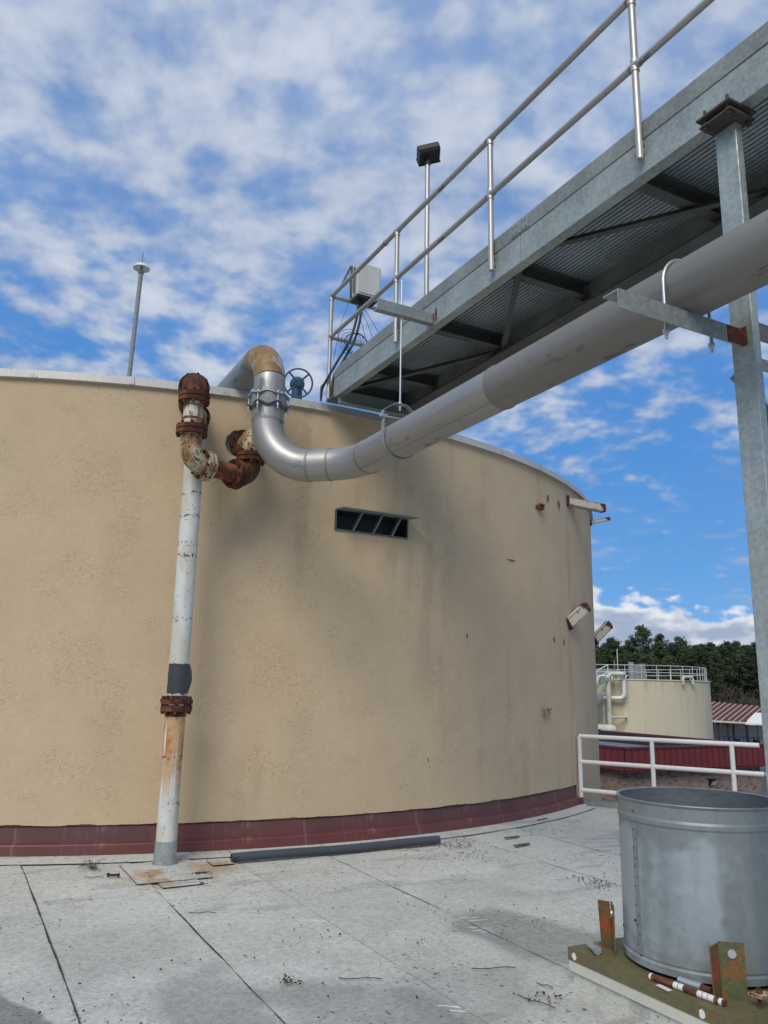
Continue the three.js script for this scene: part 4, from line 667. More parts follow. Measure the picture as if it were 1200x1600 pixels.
// ------------------------------------------------------------------ antenna, valve
{
  const o = thing('antenna_mast', 'slim grey mast with a white mushroom cap on the tank top', 'antenna', [-3.026, 4.9, -8.744]), lean = 0.02;
  const p = (y) => V(lean * (y), y, 0); part(o, 'mast', [rod(p(0), p(1.62), 0.026, 14)], mGalvDull); part(o, 'foot_plate', [new THREE.CylinderGeometry(0.09, 0.09, 0.02, 18).translate(0, 0.01, 0)], mGalvDull);
  const dome = new THREE.LatheGeometry([[0.0, 0.072], [0.035, 0.066], [0.07, 0.045], [0.094, 0.012], [0.10, 0.0], [0.092, 0.002], [0.06, 0.034], [0.0, 0.052]].map((a) => new THREE.Vector2(...a)), 28); dome.translate(lean * 1.66, 1.665, 0); part(o, 'cap', [dome], mWhite, 'white domed cap'); part(o, 'cap_neck', [rod(p(1.60), p(1.70), 0.016, 10), sweep([p(1.60), p(1.63)], 0.034, 12)], mGalvDull); part(o, 'spike', [rod(p(1.72), p(1.88), 0.0045, 6)], mGalvDark);
}
{
  const C = V(-1.11, 5.385, -9.375), nrm = V(0.16, -0.30, 0.94).normalize(), [d, u, w] = basis(nrm), R = 0.178;
  const o = thing('valve_handwheel', 'blue spoked handwheel of a valve standing on the tank top', 'valve', [C.x, 4.9, C.z]); o.off.set(C.x, 4.9, C.z);
  const rp = []; for (let i = 0; i <= 40; i++) { const a = i / 40 * Math.PI * 2; rp.push(C.clone().addScaledVector(u, Math.cos(a) * R).addScaledVector(w, Math.sin(a) * R)); }
  const wh = part(o, 'handwheel', [sweep(rp, 0.0115, 10, false)], mBlue); for (let k = 0; k < 4; k++) { const a = 0.75 + k * Math.PI / 2, e = C.clone().addScaledVector(u, Math.cos(a) * R).addScaledVector(w, Math.sin(a) * R); part(wh, 'spoke', [bar(C, e, 0.024, 0.010, nrm)], mBlue); }
  part(wh, 'hub', [sweep([C.clone().addScaledVector(d, -0.03), C.clone().addScaledVector(d, 0.03)], 0.034, 12)], mBlue);
  const bk = C.clone().addScaledVector(d, -0.24); part(o, 'stem', [rod(C, bk, 0.018, 10)], mBlue); part(o, 'gearbox', [sweep([bk.clone().addScaledVector(d, 0.09), bk.clone().addScaledVector(d, 0.05), bk.clone().addScaledVector(d, -0.08)], (t, i) => [0.06, 0.095, 0.095][i], 18)], mBlue); part(o, 'body', [rod(V(bk.x, 4.91, bk.z), V(bk.x, bk.y, bk.z), 0.07, 16)], mBlue); part(o, 'foot_flange', [disc(V(bk.x, 4.925, bk.z), V(0, 1, 0), 0.13, 0.04)], mBlue);
}
// ------------------------------------------------------------------ equipment curb and steel drum
{
  const q = (s, y, t) => V(s, y, -t), o = wthing('equipment_curb', 'square olive-green steel curb on the roof under the drum', 'curb', 4.73, 0, 0.42);
  const s0 = 4.157, s1 = 5.315, t0 = -0.143, t1 = 1.0;
  part(o, 'membrane_upstand', [span(s0 + 0.02, s1 - 0.02, 0.004, 0.085, -t1 + 0.02, -t0 - 0.02)], mRoof[1]);
  for (const [a, b, c, d] of [[s0 + 0.004, s1 - 0.004, t0 + 0.004, t0 + 0.03], [s0 + 0.004, s1 - 0.004, t1 - 0.03, t1 - 0.004], [s0 + 0.004, s0 + 0.03, t0 + 0.031, t1 - 0.031], [s1 - 0.03, s1 - 0.004, t0 + 0.031, t1 - 0.031]]) part(o, 'trim_board', [span(a, b, 0.078, 0.140, -d, -c)], mTrim);
  const tOl = tex(512, 512, (u, v) => { const a = tfbm(u, v, 4, 4, 5, 161), b = tfbm(u, v, 30, 30, 3, 163); let c = mixc([0.125, 0.108, 0.043], [0.165, 0.150, 0.075], a); c = mixc(c, [0.17, 0.072, 0.028], 0.8 * sstep(0.56, 0.68, a * 0.7 + b * 0.3)); return mul(c, 0.8 + 0.4 * b); }, true, [0.9, 0.9]);
  const mOl = std({ map: tOl, roughness: 0.62 });
  const top = new THREE.Shape(); top.moveTo(s0, -t1); top.lineTo(s1, -t1); top.lineTo(s1, -t0); top.lineTo(s0, -t0); top.closePath(); const hole = new THREE.Path(); hole.absarc(4.69, -0.42, 0.40, 0, Math.PI * 2, true); top.holes.push(hole);
  const tg = new THREE.ExtrudeGeometry(top, { depth: 0.006, bevelEnabled: false, curveSegments: 40 }).rotateX(Math.PI / 2).toNonIndexed(); tg.translate(0, 0.202, 0); boxUV(tg); part(o, 'top_plate', [tg], mOl);
  for (const [a, b, c, d] of [[s0, s1, t0, t0 + 0.006], [s0, s1, t1 - 0.006, t1], [s0, s0 + 0.006, t0 + 0.0065, t1 - 0.0065], [s1 - 0.006, s1, t0 + 0.0065, t1 - 0.0065]]) part(o, 'skirt', [span(a, b, 0.136, 0.1955, -d, -c)], mOl);
  const scr = []; for (let k = 0; k < 7; k++) scr.push(rod(q(s0 + 0.10 + k * 0.16, 0.168, t0), q(s0 + 0.10 + k * 0.16, 0.168, t0 - 0.006), 0.007, 8)); for (const g of scr) part(o, 'screw', [g], mGalvDark);
  for (const [s, z] of [[s0 + 0.055, 1], [5.13, 0]]) { const sh = new THREE.CircleGeometry(0.019, 14).toNonIndexed(), p = sh.attributes.position; for (let i = 0; i < p.count; i++) { const x = p.getX(i), y = p.getY(i), k = 1 + 0.4 * PN.noise(x * 90, y * 90, s); p.setXYZ(i, s + x * k, 0.165 + y * k * 1.1, -t0 + 0.0015); } boxUV(sh); part(o, 'sealant_dab', [sh], mWhite); }
  // standing angle brackets that hold the drum
  const br = (s, t, face, label) => {                              // face: angle of the outward leg
    const n = V(Math.cos(face), 0, -Math.sin(face)), tn = V(Math.sin(face), 0, Math.cos(face)), c = q(s, 0, t), w = 0.125;
    const a0 = c.clone().addScaledVector(tn, -w / 2), a1 = c.clone().addScaledVector(tn, w / 2);
    const b = part(o, 'bracket', [bar(a0.clone().setY(0.335), a1.clone().setY(0.335), 0.007, 0.265)], mBrkOlive, label); part(b, 'folded_leg', [bar(a1.clone().addScaledVector(n, 0.004).setY(0.335), a1.clone().addScaledVector(n, 0.065).addScaledVector(tn, 0.05).setY(0.330), 0.007, 0.255)], mBrkRust);
    part(b, 'washer', [sweep([c.clone().addScaledVector(n, 0.003).setY(0.415), c.clone().addScaledVector(n, 0.012).setY(0.415)], 0.021, 14)], mZinc);
  };
  br(4.36, 0.03, Math.atan2(-0.39, -0.33) + 0.05, 'rusty olive bracket at the left of the drum'); br(5.155, 0.06, Math.atan2(-0.36, 0.465), 'rusty olive bracket at the front of the drum');
  br(5.05, 0.80, Math.atan2(0.38, 0.36)); br(4.36, 0.80, Math.atan2(0.38, -0.33));

  // the drum
  const D = wthing('steel_drum', 'open galvanised steel cylinder standing on the olive curb', 'drum', 4.69, 0.2025, 0.42);
  const RD = 0.452, tDr = tex(1024, 512, (u, v) => {
    const w = 0.06 * (tfbm(u, v, 6, 5, 4, 171) - 0.5), a = 0.16 + 0.66 * tfbm(u + w, v * 0.5 + w, 12, 1, 3, 173) - 0.20 * sstep(0.74, 0.9, v + 0.3 * (tfbm(u, v, 9, 3, 3, 172) - 0.5)), b = tfbm(u, v, 60, 20, 3, 175), c = tfbm(u, v, 90, 6, 3, 177);
    const pale = sstep(0.34, 0.47, a + 0.05 * (b - 0.5)); let k = lerp(0.27, 0.43, pale) + 0.05 * (b - 0.5) + 0.05 * (c - 0.5); let q2 = mul(mixc([0.88, 1.0, 1.02], [0.86, 0.98, 1.06], pale), k);
    q2 = mixc(q2, [0.24, 0.25, 0.20], 0.55 * sstep(0.42, 0.60, tfbm(u, v, 30, 12, 4, 179)) * (v < 0.2 ? 1 : 0) * sstep(0.2, 0.14, v + 0.10 * (tfbm(u, v, 40, 8, 3, 181) - 0.5)));
    return q2;
  }, true, [1, 1]);
  const mDr = std({ map: tDr, roughness: 0.5, metalness: 0.35 }), yb = 0.2235, yt = 1.09;
  const prof = [[RD - 0.012, yb], [RD + 0.004, yb], [RD + 0.006, yb + 0.035], [RD - 0.004, yb + 0.045], [RD, yb + 0.055], [RD, yt - 0.13], [RD + 0.006, yt - 0.118], [RD + 0.006, yt - 0.098], [RD, yt - 0.085], [RD, yt - 0.02], [RD + 0.010, yt - 0.006], [RD + 0.008, yt], [RD - 0.008, yt - 0.004]];
  const lg = new THREE.LatheGeometry(prof.map((p) => new THREE.Vector2(...p)), 96).toNonIndexed(); const lp = lg.attributes.position, lu = lg.attributes.uv; for (let i = 0; i < lp.count; i++) lu.setY(i, (lp.getY(i) - yb) / (yt - yb)); lg.computeVertexNormals(); lg.translate(4.69, 0, -0.42); const sm = lg;
  const shell = part(D, 'shell', [sm], mDr);
  part(D, 'shaded_inside', [new THREE.LatheGeometry([[RD - 0.008, yt - 0.004], [RD - 0.012, yt - 0.10], [RD - 0.026, yt - 0.15], [RD - 0.012, yt - 0.17], [RD - 0.012, yb], [RD - 0.008, yb]].map((p) => new THREE.Vector2(...p)), 72).translate(4.69, 0, -0.42)], mGalvDark); const rivets = [], nr = (a, y, r) => { const c = V(4.69 + Math.cos(a) * RD, y, -0.42 + Math.sin(a) * RD), n = V(Math.cos(a), 0, Math.sin(a)); return sweep([c.clone().addScaledVector(n, -0.004), c.clone().addScaledVector(n, 0.004)], r, 8); };  // inside wall of the drum: its shade is put into a darker steel colour
  const A = (s, t) => Math.atan2(-(t - 0.42), s - 0.0 - 4.69);
  const a1 = A(4.62, -0.03); for (let k = 0; k < 16; k++) rivets.push(nr(a1 + (k % 2 ? 0.022 : -0.022), yb + 0.05 + k * 0.05, 0.0042)); for (const g of rivets) part(D, 'rivet', [g], mBlack);
  part(D, 'seam_lap', [(() => { const g = []; for (let k = 0; k < 3; k++) { const a = a1 - 0.045 + k * 0.03, b = a + 0.03; g.push(bar(V(4.69 + Math.cos(a) * (RD + 0.0015), 0.63, -0.42 + Math.sin(a) * (RD + 0.0015)), V(4.69 + Math.cos(b) * (RD + 0.0015), 0.63, -0.42 + Math.sin(b) * (RD + 0.0015)), 0.002, 0.66)); } return mergeGeometries(g); })()], mDrLap);
  for (const [ds, y, r] of [[0.22, 0.36, 0.009], [-0.235, 0.44, 0.008], [0.42, 0.90, 0.006], [0.425, 0.80, 0.0065]]) { const a = a1 + ds; part(D, 'bolt_hole', [nr(a + 0.3, y, r)], mBlack); }
  part(D, 'wire_mesh_floor', [new THREE.CylinderGeometry(RD - 0.02, RD - 0.02, 0.01, 48).translate(4.69, 0.56, -0.42)], mGalvDark);
}
// loose ironwork on the curb
{
  const q = (s, y, t) => V(s, y, -t), y = 0.2025;
  const o = wthing('rusty_rod', 'rusty rod with white tape bands lying on the olive curb', 'rod', 4.98, y, -0.075), A = q(4.765, y + 0.016, -0.105), B = q(5.195, y + 0.016, -0.055), L = (k) => A.clone().lerp(B, k);
  part(o, 'shaft', [rod(A, B, 0.0155, 12)], mRustBright);
  for (const [a, b] of [[0.0, 0.03], [0.34, 0.40], [0.41, 0.47], [0.66, 0.72], [0.73, 0.79], [0.80, 0.87], [0.93, 0.97]]) part(o, 'tape_band', [sweep([L(a), L(b)], 0.0168, 12)], mWhite);
  const b2 = wthing('pipe_nipple', 'short silver threaded fitting on a rusty stub beside the taped rod', 'fitting', 4.98, y, 0.0);
  const N0 = q(4.885, y + 0.022, -0.025), N1 = q(5.065, y + 0.022, 0.005), M = (k) => N0.clone().lerp(N1, k); part(b2, 'threads', [sweep([M(0), M(0.05), M(0.1), M(0.15), M(0.2), M(0.25), M(0.3), M(0.35), M(0.4), M(0.45), M(0.5)], (t, i) => i % 2 ? 0.0215 : 0.019, 14)], mZinc); part(b2, 'collar', [sweep([M(0.5), M(0.7)], 0.021, 14)], mZinc); part(b2, 'stub', [sweep([M(0.7), M(1.0)], 0.016, 12)], mRustBright);
  const bo = wthing('large_bolt', 'big dull bolt lying at the corner of the olive curb', 'bolt', 4.31, y, -0.05); const C0 = q(4.245, y + 0.026, -0.055), C1 = q(4.335, y + 0.026, -0.085), C2 = q(4.357, y + 0.026, -0.092);
  part(bo, 'thread', [rod(C0, C1, 0.019, 12)], mZinc); part(bo, 'head', [sweep([C1, C2], 0.0258, 6)], mGalvDull);
  const wa = wthing('clamp_plate', 'pale clamp plate on a bolt at the front corner of the curb', 'clamp', 5.27, y, 0.02); part(wa, 'plate', [span(5.245, 5.315, y + 0.055, y + 0.067, -0.14, -0.05)], mCream); part(wa, 'bolt', [rod(q(5.28, y, 0.085), q(5.28, y + 0.095, 0.085), 0.009, 8), sweep([q(5.28, y + 0.0675, 0.085), q(5.28, y + 0.085, 0.085)], 0.018, 6)], mRust);
  single('paint_flake', [span(0, 0.09, 0, 0.002, 0, 0.03)].map((g) => { g.rotateY(TH - 0.1); const p = wk(4.84, y + 0.0005, -0.115); return g.translate(p.x, p.y, p.z); }), mWhite, 'flake of pale paint on the edge of the olive curb', 'paint flake');
}
// ------------------------------------------------------------------ black pipe and litter on the roof
{
  const a = wk(0.35, 0.062, -0.985), b = wk(0.33, 0.062, 1.36), g = [];
  const pts = []; for (let i = 0; i <= 24; i++) { const f = i / 24; pts.push(a.clone().lerp(b, f).addScaledVector(AX, 0.03 * Math.sin(f * Math.PI)).setY(0.058 + 0.004 * Math.sin(f * 9))); }
  const o = thing('black_plastic_pipe', 'length of dark plastic pipe lying along the foot of the tank', 'pipe', [pts[12].x, 0.015, pts[12].z]); o.off.set(pts[12].x, 0.015, pts[12].z);
  part(o, 'tube', [sweep(pts, 0.042, 20, false), sweep(pts.slice().reverse(), 0.036, 20, false)], mPlastic); const rim = (p, d) => disc(p, d, 0.0462, 0.006, 20);
  part(o, 'end_rim', [(() => { const dd = pts[1].clone().sub(pts[0]).normalize(), [d, u, w] = basis(dd), pp = [], ii = []; for (let i = 0; i <= 20; i++) { const t = i / 20 * Math.PI * 2; for (const r of [0.036, 0.042]) { const p = pts[0].clone().addScaledVector(u, Math.cos(t) * r).addScaledVector(w, Math.sin(t) * r); pp.push(p.x, p.y, p.z); } if (i) { const k = i * 2; ii.push(k - 2, k - 1, k, k - 1, k + 1, k); } } const gg = new THREE.BufferGeometry(); gg.setAttribute('position', new THREE.Float32BufferAttribute(pp, 3)); gg.setIndex(ii); gg.computeVertexNormals(); return norm(gg); })()], mPlastic);
}
{
  const wood = std({ map: tCream, color: new THREE.Color().setRGB(0.35, 0.36, 0.36), roughness: 0.95 }), twig = std({ color: new THREE.Color().setRGB(0.06, 0.052, 0.042), roughness: 0.95 });
  const chip = (s, t, L, w, turn, label) => { const g = box(L, 0.012, w, 0, 0.024, 0); g.rotateZ(0.015); g.rotateY(TH + turn); const p = wk(s, 0, t); g.translate(p.x, 0, p.z); single('wood_piece', [g], wood, label, 'wood piece', 'wood scraps on the roof'); };
  chip(0.36, 2.33, 0.22, 0.035, -1.4, 'weathered wood scrap near the end of the dark pipe, farther of two'); chip(0.76, 2.16, 0.24, 0.045, -1.35, 'weathered wood scrap near the end of the dark pipe, nearer of two'); chip(-0.5, 3.48, 0.24, 0.03, -1.2, 'thin wood scrap close to the tank flashing near the railing');
  const stick = (s, t, L, turn, r, label) => { const n = 7, pts = []; for (let i = 0; i < n; i++) { const f = i / (n - 1) - 0.5; const p = wk(s, 0, t); pts.push(V(p.x + Math.cos(turn) * L * f + 0.02 * PN.noise(f * 3, s, t), 0.018 + r * 0.6 + 0.004 * Math.sin(f * 7), p.z - Math.sin(turn) * L * f)); } single('twig', [sweep(pts, r, 6)], twig, label, 'twig', 'twigs on the roof'); };
  stick(3.60, -1.245, 0.24, 0.02, 0.0028, 'thin straight twig lying across the middle of the roof'); stick(3.79, -0.42, 0.29, 0.12, 0.0028, 'longest straight twig left of the curb'); stick(4.32, -0.52, 0.26, -0.75, 0.0028, 'bent dark twig near the foot of the curb'); stick(4.15, -0.32, 0.12, -0.6, 0.0028, 'short twig beside the curb corner'); stick(1.9, -1.70, 0.20, 0.05, 0.0028, 'short twig on the seam in front of the riser'); stick(0.45, -2.25, 0.16, -0.05, 0.0028, 'twig beside the grass tuft left of the riser');
  const boltp = wk(0.50, 0, -2.10); single('loose_bolt', [rod(V(boltp.x - 0.045, 0.032, boltp.z), V(boltp.x + 0.045, 0.032, boltp.z), 0.011, 8), sweep([V(boltp.x + 0.04, 0.032, boltp.z), V(boltp.x + 0.056, 0.032, boltp.z)], 0.018, 6), sweep([V(boltp.x - 0.05, 0.032, boltp.z), V(boltp.x - 0.034, 0.032, boltp.z)], 0.018, 6)], mRust, 'rusty bolt lying on the roof left of the riser', 'bolt');
  // dry grass tuft
  const gp = wk(0.12, 0, -2.2), gb = []; for (let k = 0; k < 26; k++) { const a = rr(0, 6.28), L = rr(0.05, 0.17), h = rr(0.01, 0.09); gb.push(sweep([V(gp.x + rr(-0.03, 0.03), 0.016, gp.z + rr(-0.02, 0.02)), V(gp.x + Math.cos(a) * L * 0.5, 0.02 + h, gp.z + Math.sin(a) * L * 0.5), V(gp.x + Math.cos(a) * L, 0.02 + h * rr(0.3, 1.1), gp.z + Math.sin(a) * L)], 0.0022, 4)); }
  single('grass_tuft', gb, std({ color: new THREE.Color().setRGB(0.14, 0.12, 0.07), roughness: 1 }), 'dry grass tuft at the foot of the tank left of the riser', 'grass tuft');
  // leaf litter and grit: nobody could count it
  const cl = [[0.42, 1.5, 0.28, 0.35, 150], [2.4, 1.72, 0.30, 0.25, 100], [0.25, 1.0, 0.16, 0.5, 90], [0.9, 1.3, 0.5, 0.6, 90], [0.67, -1.37, 0.05, 0.09, 70], [1.04, -1.45, 0.05, 0.03, 10], [3.46, -1.62, 0.08, 0.07, 30], [0.1, 3.0, 0.4, 0.7, 60], [2.4, -0.5, 1.9, 2.3, 90], [3.2, -0.6, 1.2, 1.6, 25], [4.3, -0.45, 0.1, 0.12, 24], [3.0, -2.9, 0.6, 0.3, 14], [1.8, 2.6, 0.8, 0.9, 60]];
  const fl = []; for (const [s, t, rs, rt, n] of cl) for (let k = 0; k < n; k++) { const gx = (rnd() + rnd() + rnd() - 1.5) / 1.1, gz = (rnd() + rnd() + rnd() - 1.5) / 1.1, ss = s + gx * rs, tt = t + gz * rt; if (ss < roofBack(tt, 0.1)) continue; const p = wk(ss, 0, tt), w = rr(0.004, 0.014) * (n < 40 ? 1.3 : 1), g = new THREE.BoxGeometry(w, rr(0.003, 0.008), w * rr(0.3, 0.8)).toNonIndexed(); g.rotateZ(rr(-0.3, 0.3)); g.rotateY(rr(0, 6.28)); g.translate(p.x, 0.019 + rr(0, 0.006), p.z); fl.push(boxUV(g)); }
  const lit = new THREE.Mesh(merge(fl), std({ color: new THREE.Color().setRGB(0.07, 0.055, 0.038), roughness: 1 })); lit.name = 'leaf_litter'; lit.castShadow = lit.receiveShadow = true; lit.userData = { label: 'dark leaf crumbs and grit scattered over the grey roof', category: 'litter', kind: 'stuff' }; scene.add(lit);
  // bird-dropping like scuffs
}
// ------------------------------------------------------------------ white guard rail on the roof edge
{
  const p = (k, y) => V(3.02 + 0.90 * k, y, -12.41 + 0.58 * k), o = thing('roof_guard_rail', 'white painted pipe guard rail along the edge of the roof', 'railing', [3.92, 0.005, -11.83]); o.off.set(3.92, 0.005, -11.83);
  const r = 0.031; part(o, 'rail', [sweep([p(0, 1.0), p(2.325, 1.0)], r, 14)], mWhite); part(o, 'rail', [sweep([p(0, 0.63), p(5, 0.63)], r, 14)], mWhite); part(o, 'rail', [sweep([p(0, 0.225), p(5, 0.225)], r, 14)], mWhite);
  for (const k of [0, 1, 2, 3.05, 4, 5]) { const t = k > 2.5 ? 0.645 : 1.0; const po = part(o, 'post', [rod(p(k, 0.005), p(k, t), r * 1.02, 14)], mWhite); part(po, 'base_flange', [disc(p(k, 0.016), V(0, 1, 0), 0.075, 0.018)], mWhite); }
  part(o, 'clamp_ring', [sweep([p(2.36, 0.63), p(2.375, 0.63)], r + 0.004, 14)], mGalvDark);
}
console.log('objects done');
// ------------------------------------------------------------------ brick building beyond the railing (walkway frame)
{
  const o = wthing('brick_building', 'low brick building with a dark red metal fascia beyond the guard rail', 'building', -19, GROUND, 20.4), q = (s, y, t) => V(s, y, -t);
  const tBr = tex(512, 512, (u, v) => {                                 // 1.6 m tile: 8 x 24 bricks, far too small to pick apart from here
    const row = Math.floor(v * 24), x = u * 8 + (row % 2) * 0.5, c = Math.floor(x) % 8, fx = x - Math.floor(x), fy = v * 24 - row; const j = fx < 0.045 || fx > 0.955 || fy < 0.11 || fy > 0.89;
    const h = hash2(c, row, 9), g = tfbm(u, v, 60, 60, 2, 201); if (j) return mul([0.25, 0.215, 0.18], 0.8 + 0.4 * g);
    let k = h > 0.85 ? [0.13, 0.085, 0.070] : h > 0.4 ? [0.235, 0.155, 0.118] : [0.30, 0.205, 0.16]; return mul(k, 0.75 + 0.5 * g);
  }, true, [1 / 1.6, 1 / 1.6]);
  const mBr = std({ map: tBr, roughness: 0.95 }), s1 = -12.72, s0 = -26, t0 = 17.05, t1 = 24.3, yt = -0.26, yb = -1.03;
  part(o, 'wall', [span(s0, s1 - 0.25, GROUND, yb + 0.01, -t1 + 0.04, -t0 - 0.25)], mBr);
  const mRed = [0, 1, 2].map((k) => std({ color: new THREE.Color().setRGB(0.150 + 0.012 * k, 0.026, 0.030), roughness: 0.5 })), mCap = std({ color: new THREE.Color().setRGB(0.125, 0.020, 0.024), roughness: 0.5 });
  let k = 0;
  const panelS = (t) => part(o, 'fascia_panel', [bar(q(s1, (yt + yb) / 2, t + 0.012), q(s1, (yt + yb) / 2, t + 0.298), 0.03, yt - yb - 0.05), bar(q(s1 + 0.02, (yt + yb) / 2, t), q(s1 + 0.02, (yt + yb) / 2, t + 0.014), 0.045, yt - yb - 0.05)], mRed[k++ % 3]);
  for (let t = t0; t < t1 - 0.1; t += 0.31) panelS(t);
  for (let s = s1 - 0.33; s > -17; s -= 0.31) part(o, 'fascia_panel', [bar(q(s, (yt + yb) / 2, t0), q(s + 0.29, (yt + yb) / 2, t0), 0.03, yt - yb - 0.05), bar(q(s + 0.29, (yt + yb) / 2, t0 - 0.02), q(s + 0.304, (yt + yb) / 2, t0 - 0.02), 0.045, yt - yb - 0.05)], mRed[k++ % 3]);
  part(o, 'fascia_backing', [span(s1 - 0.10, s1 - 0.02, yb + 0.02, yt - 0.04, -t1 + 0.03, -t0 - 0.05), span(-17, s1 - 0.11, yb + 0.02, yt - 0.04, -t0 - 0.10, -t0 - 0.02)], mRed[0]);
  part(o, 'cap_flashing', [bar(q(s1 - 0.03, yt, t0 - 0.05), q(s1 - 0.03, yt, t1 + 0.05), 0.16, 0.07)], mCap); part(o, 'cap_flashing', [bar(q(s1 - 0.03, yt, t0 + 0.03), q(s0, yt, t0 + 0.03), 0.16, 0.07)], mCap); part(o, 'cap_flashing', [bar(q(s1 - 0.12, yt + 0.002, t1 - 0.03), q(s0, yt + 0.002, t1 - 0.03), 0.16, 0.07)], mCap);
  part(o, 'soffit', [span(s1 - 0.26, s1 + 0.02, yb - 0.03, yb + 0.005, -t1, -t0)], mCap);
  part(o, 'parapet', [span(s0, s1 - 0.13, -0.72, yt - 0.04, -t1 + 0.02, -t1 + 0.10), span(s0, s0 + 0.1, -0.72, yt - 0.04, -t1 + 0.11, -t0)], std({ color: new THREE.Color().setRGB(0.028, 0.026, 0.034), roughness: 0.8 }));  // shadow on the inner parapet faces is put into this near-black colour
  part(o, 'roof', [span(s0, s1 - 0.1, -0.86, -0.72, -t1 + 0.02, -t0 - 0.02)], std({ color: new THREE.Color().setRGB(0.15, 0.165, 0.18), roughness: 0.9 }));
  const L = part(o, 'wall_light', [bar(q(s1 - 0.245, -1.55, 21.35), q(s1 - 0.245, -1.55, 21.65), 0.10, 0.24)], mBlack); const lens = new THREE.BufferGeometry().setFromPoints([q(s1 - 0.10, -1.52, 21.40), q(s1 - 0.19, -1.66, 21.40), q(s1 - 0.10, -1.52, 21.66), q(s1 - 0.10, -1.52, 21.66), q(s1 - 0.19, -1.66, 21.40), q(s1 - 0.19, -1.66, 21.66)]); lens.computeVertexNormals(); part(L, 'lens', [norm(lens)], mWhite); part(L, 'hood', [bar(q(s1 - 0.245, -1.42, 21.38), q(s1 - 0.06, -1.50, 21.38), 0.02, 0.02), bar(q(s1 - 0.15, -1.44, 21.35), q(s1 - 0.15, -1.44, 21.68), 0.20, 0.03)], mBlack);
  for (const t of [18.2, 19.5, 21.6]) part(o, 'cap_clip', [bar(q(-18 - t * 0.2, yt + 0.05, t1 - 0.03), q(-18.2 - t * 0.2, yt + 0.05, t1 - 0.03), 0.18, 0.05)], mCap);
}
// ------------------------------------------------------------------ far tank
{
  const C = V(18.87, 0, -67.41), R = 7.95, TOP = 2.42, o = thing('far_tank', 'distant round cream tank with railing, below the wooded hill', 'tank', [C.x, GROUND, C.z]); o.off.set(C.x, GROUND, C.z);
  const P = (deg, y, off = 0) => V(C.x + Math.sin(R_(deg)) * (R + off), y, C.z + Math.cos(R_(deg)) * (R + off));
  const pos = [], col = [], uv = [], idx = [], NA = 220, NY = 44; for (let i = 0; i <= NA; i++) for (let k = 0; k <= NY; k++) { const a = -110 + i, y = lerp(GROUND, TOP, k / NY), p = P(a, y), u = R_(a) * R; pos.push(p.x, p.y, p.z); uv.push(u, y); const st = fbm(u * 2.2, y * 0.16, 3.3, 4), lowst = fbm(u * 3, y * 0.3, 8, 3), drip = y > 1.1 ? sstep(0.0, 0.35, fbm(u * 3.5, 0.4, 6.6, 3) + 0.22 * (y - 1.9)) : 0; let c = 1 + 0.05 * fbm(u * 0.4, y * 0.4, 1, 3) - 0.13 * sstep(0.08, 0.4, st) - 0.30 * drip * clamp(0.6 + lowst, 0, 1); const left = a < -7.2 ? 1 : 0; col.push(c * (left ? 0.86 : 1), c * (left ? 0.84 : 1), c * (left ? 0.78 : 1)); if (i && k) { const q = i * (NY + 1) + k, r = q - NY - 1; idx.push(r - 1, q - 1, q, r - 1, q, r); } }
  const g = new THREE.BufferGeometry(); g.setAttribute('position', new THREE.Float32BufferAttribute(pos, 3)); g.setAttribute('uv', new THREE.Float32BufferAttribute(uv, 2)); g.setAttribute('color', new THREE.Float32BufferAttribute(col, 3)); g.setIndex(idx); g.computeVertexNormals();
  part(o, 'wall', [g, new THREE.CylinderGeometry(R - 0.03, R - 0.03, TOP - GROUND - 0.1, 80).translate(C.x, (TOP + GROUND) / 2 - 0.05, C.z)], mFarTank); part(o, 'rim', [new THREE.TorusGeometry(R + 0.01, 0.05, 8, 120).rotateX(Math.PI / 2).translate(C.x, TOP, C.z)], mTrim);
  // railing round the top
  const ring = (y) => { const p = []; for (let i = 0; i <= 80; i++) p.push(P(i * 4.5, y, -0.22)); return sweep(p, 0.026, 8, false); };
  part(o, 'rail', [ring(TOP + 1.07)], mGreyBox); part(o, 'rail', [ring(TOP + 0.56)], mGreyBox);
  for (let a = 0; a < 360; a += 9) part(o, 'rail_post', [rod(P(a + 3, TOP - 0.05, -0.22), P(a + 3, TOP + 1.07, -0.22), 0.026, 8)], mGreyBox);
  // plant on top
  part(o, 'cabinet', [box(0.45, 1.1, 0.4, 19.2, TOP + 0.55, -60.6)], mGalvDull); part(o, 'cabinet', [box(0.32, 1.3, 0.3, 18.75, TOP + 0.65, -60.4)], mGalv); part(o, 'cabinet', [box(0.40, 1.2, 0.3, 19.62, TOP + 0.6, -60.6)], mGalvDull); part(o, 'gearbox', [box(1.6, 0.7, 0.8, 17.2, TOP + 0.45, -61.5)], mGalvDull);
  part(o, 'mast', [rod(P(-9.4, TOP, -0.5), P(-9.4, TOP + 2.25, -0.5), 0.035, 8)], mGreyBox); part(o, 'mast', [rod(P(-11.2, TOP, -0.5), P(-11.2, TOP + 1.4, -0.5), 0.04, 8)], mGalvDull);
}
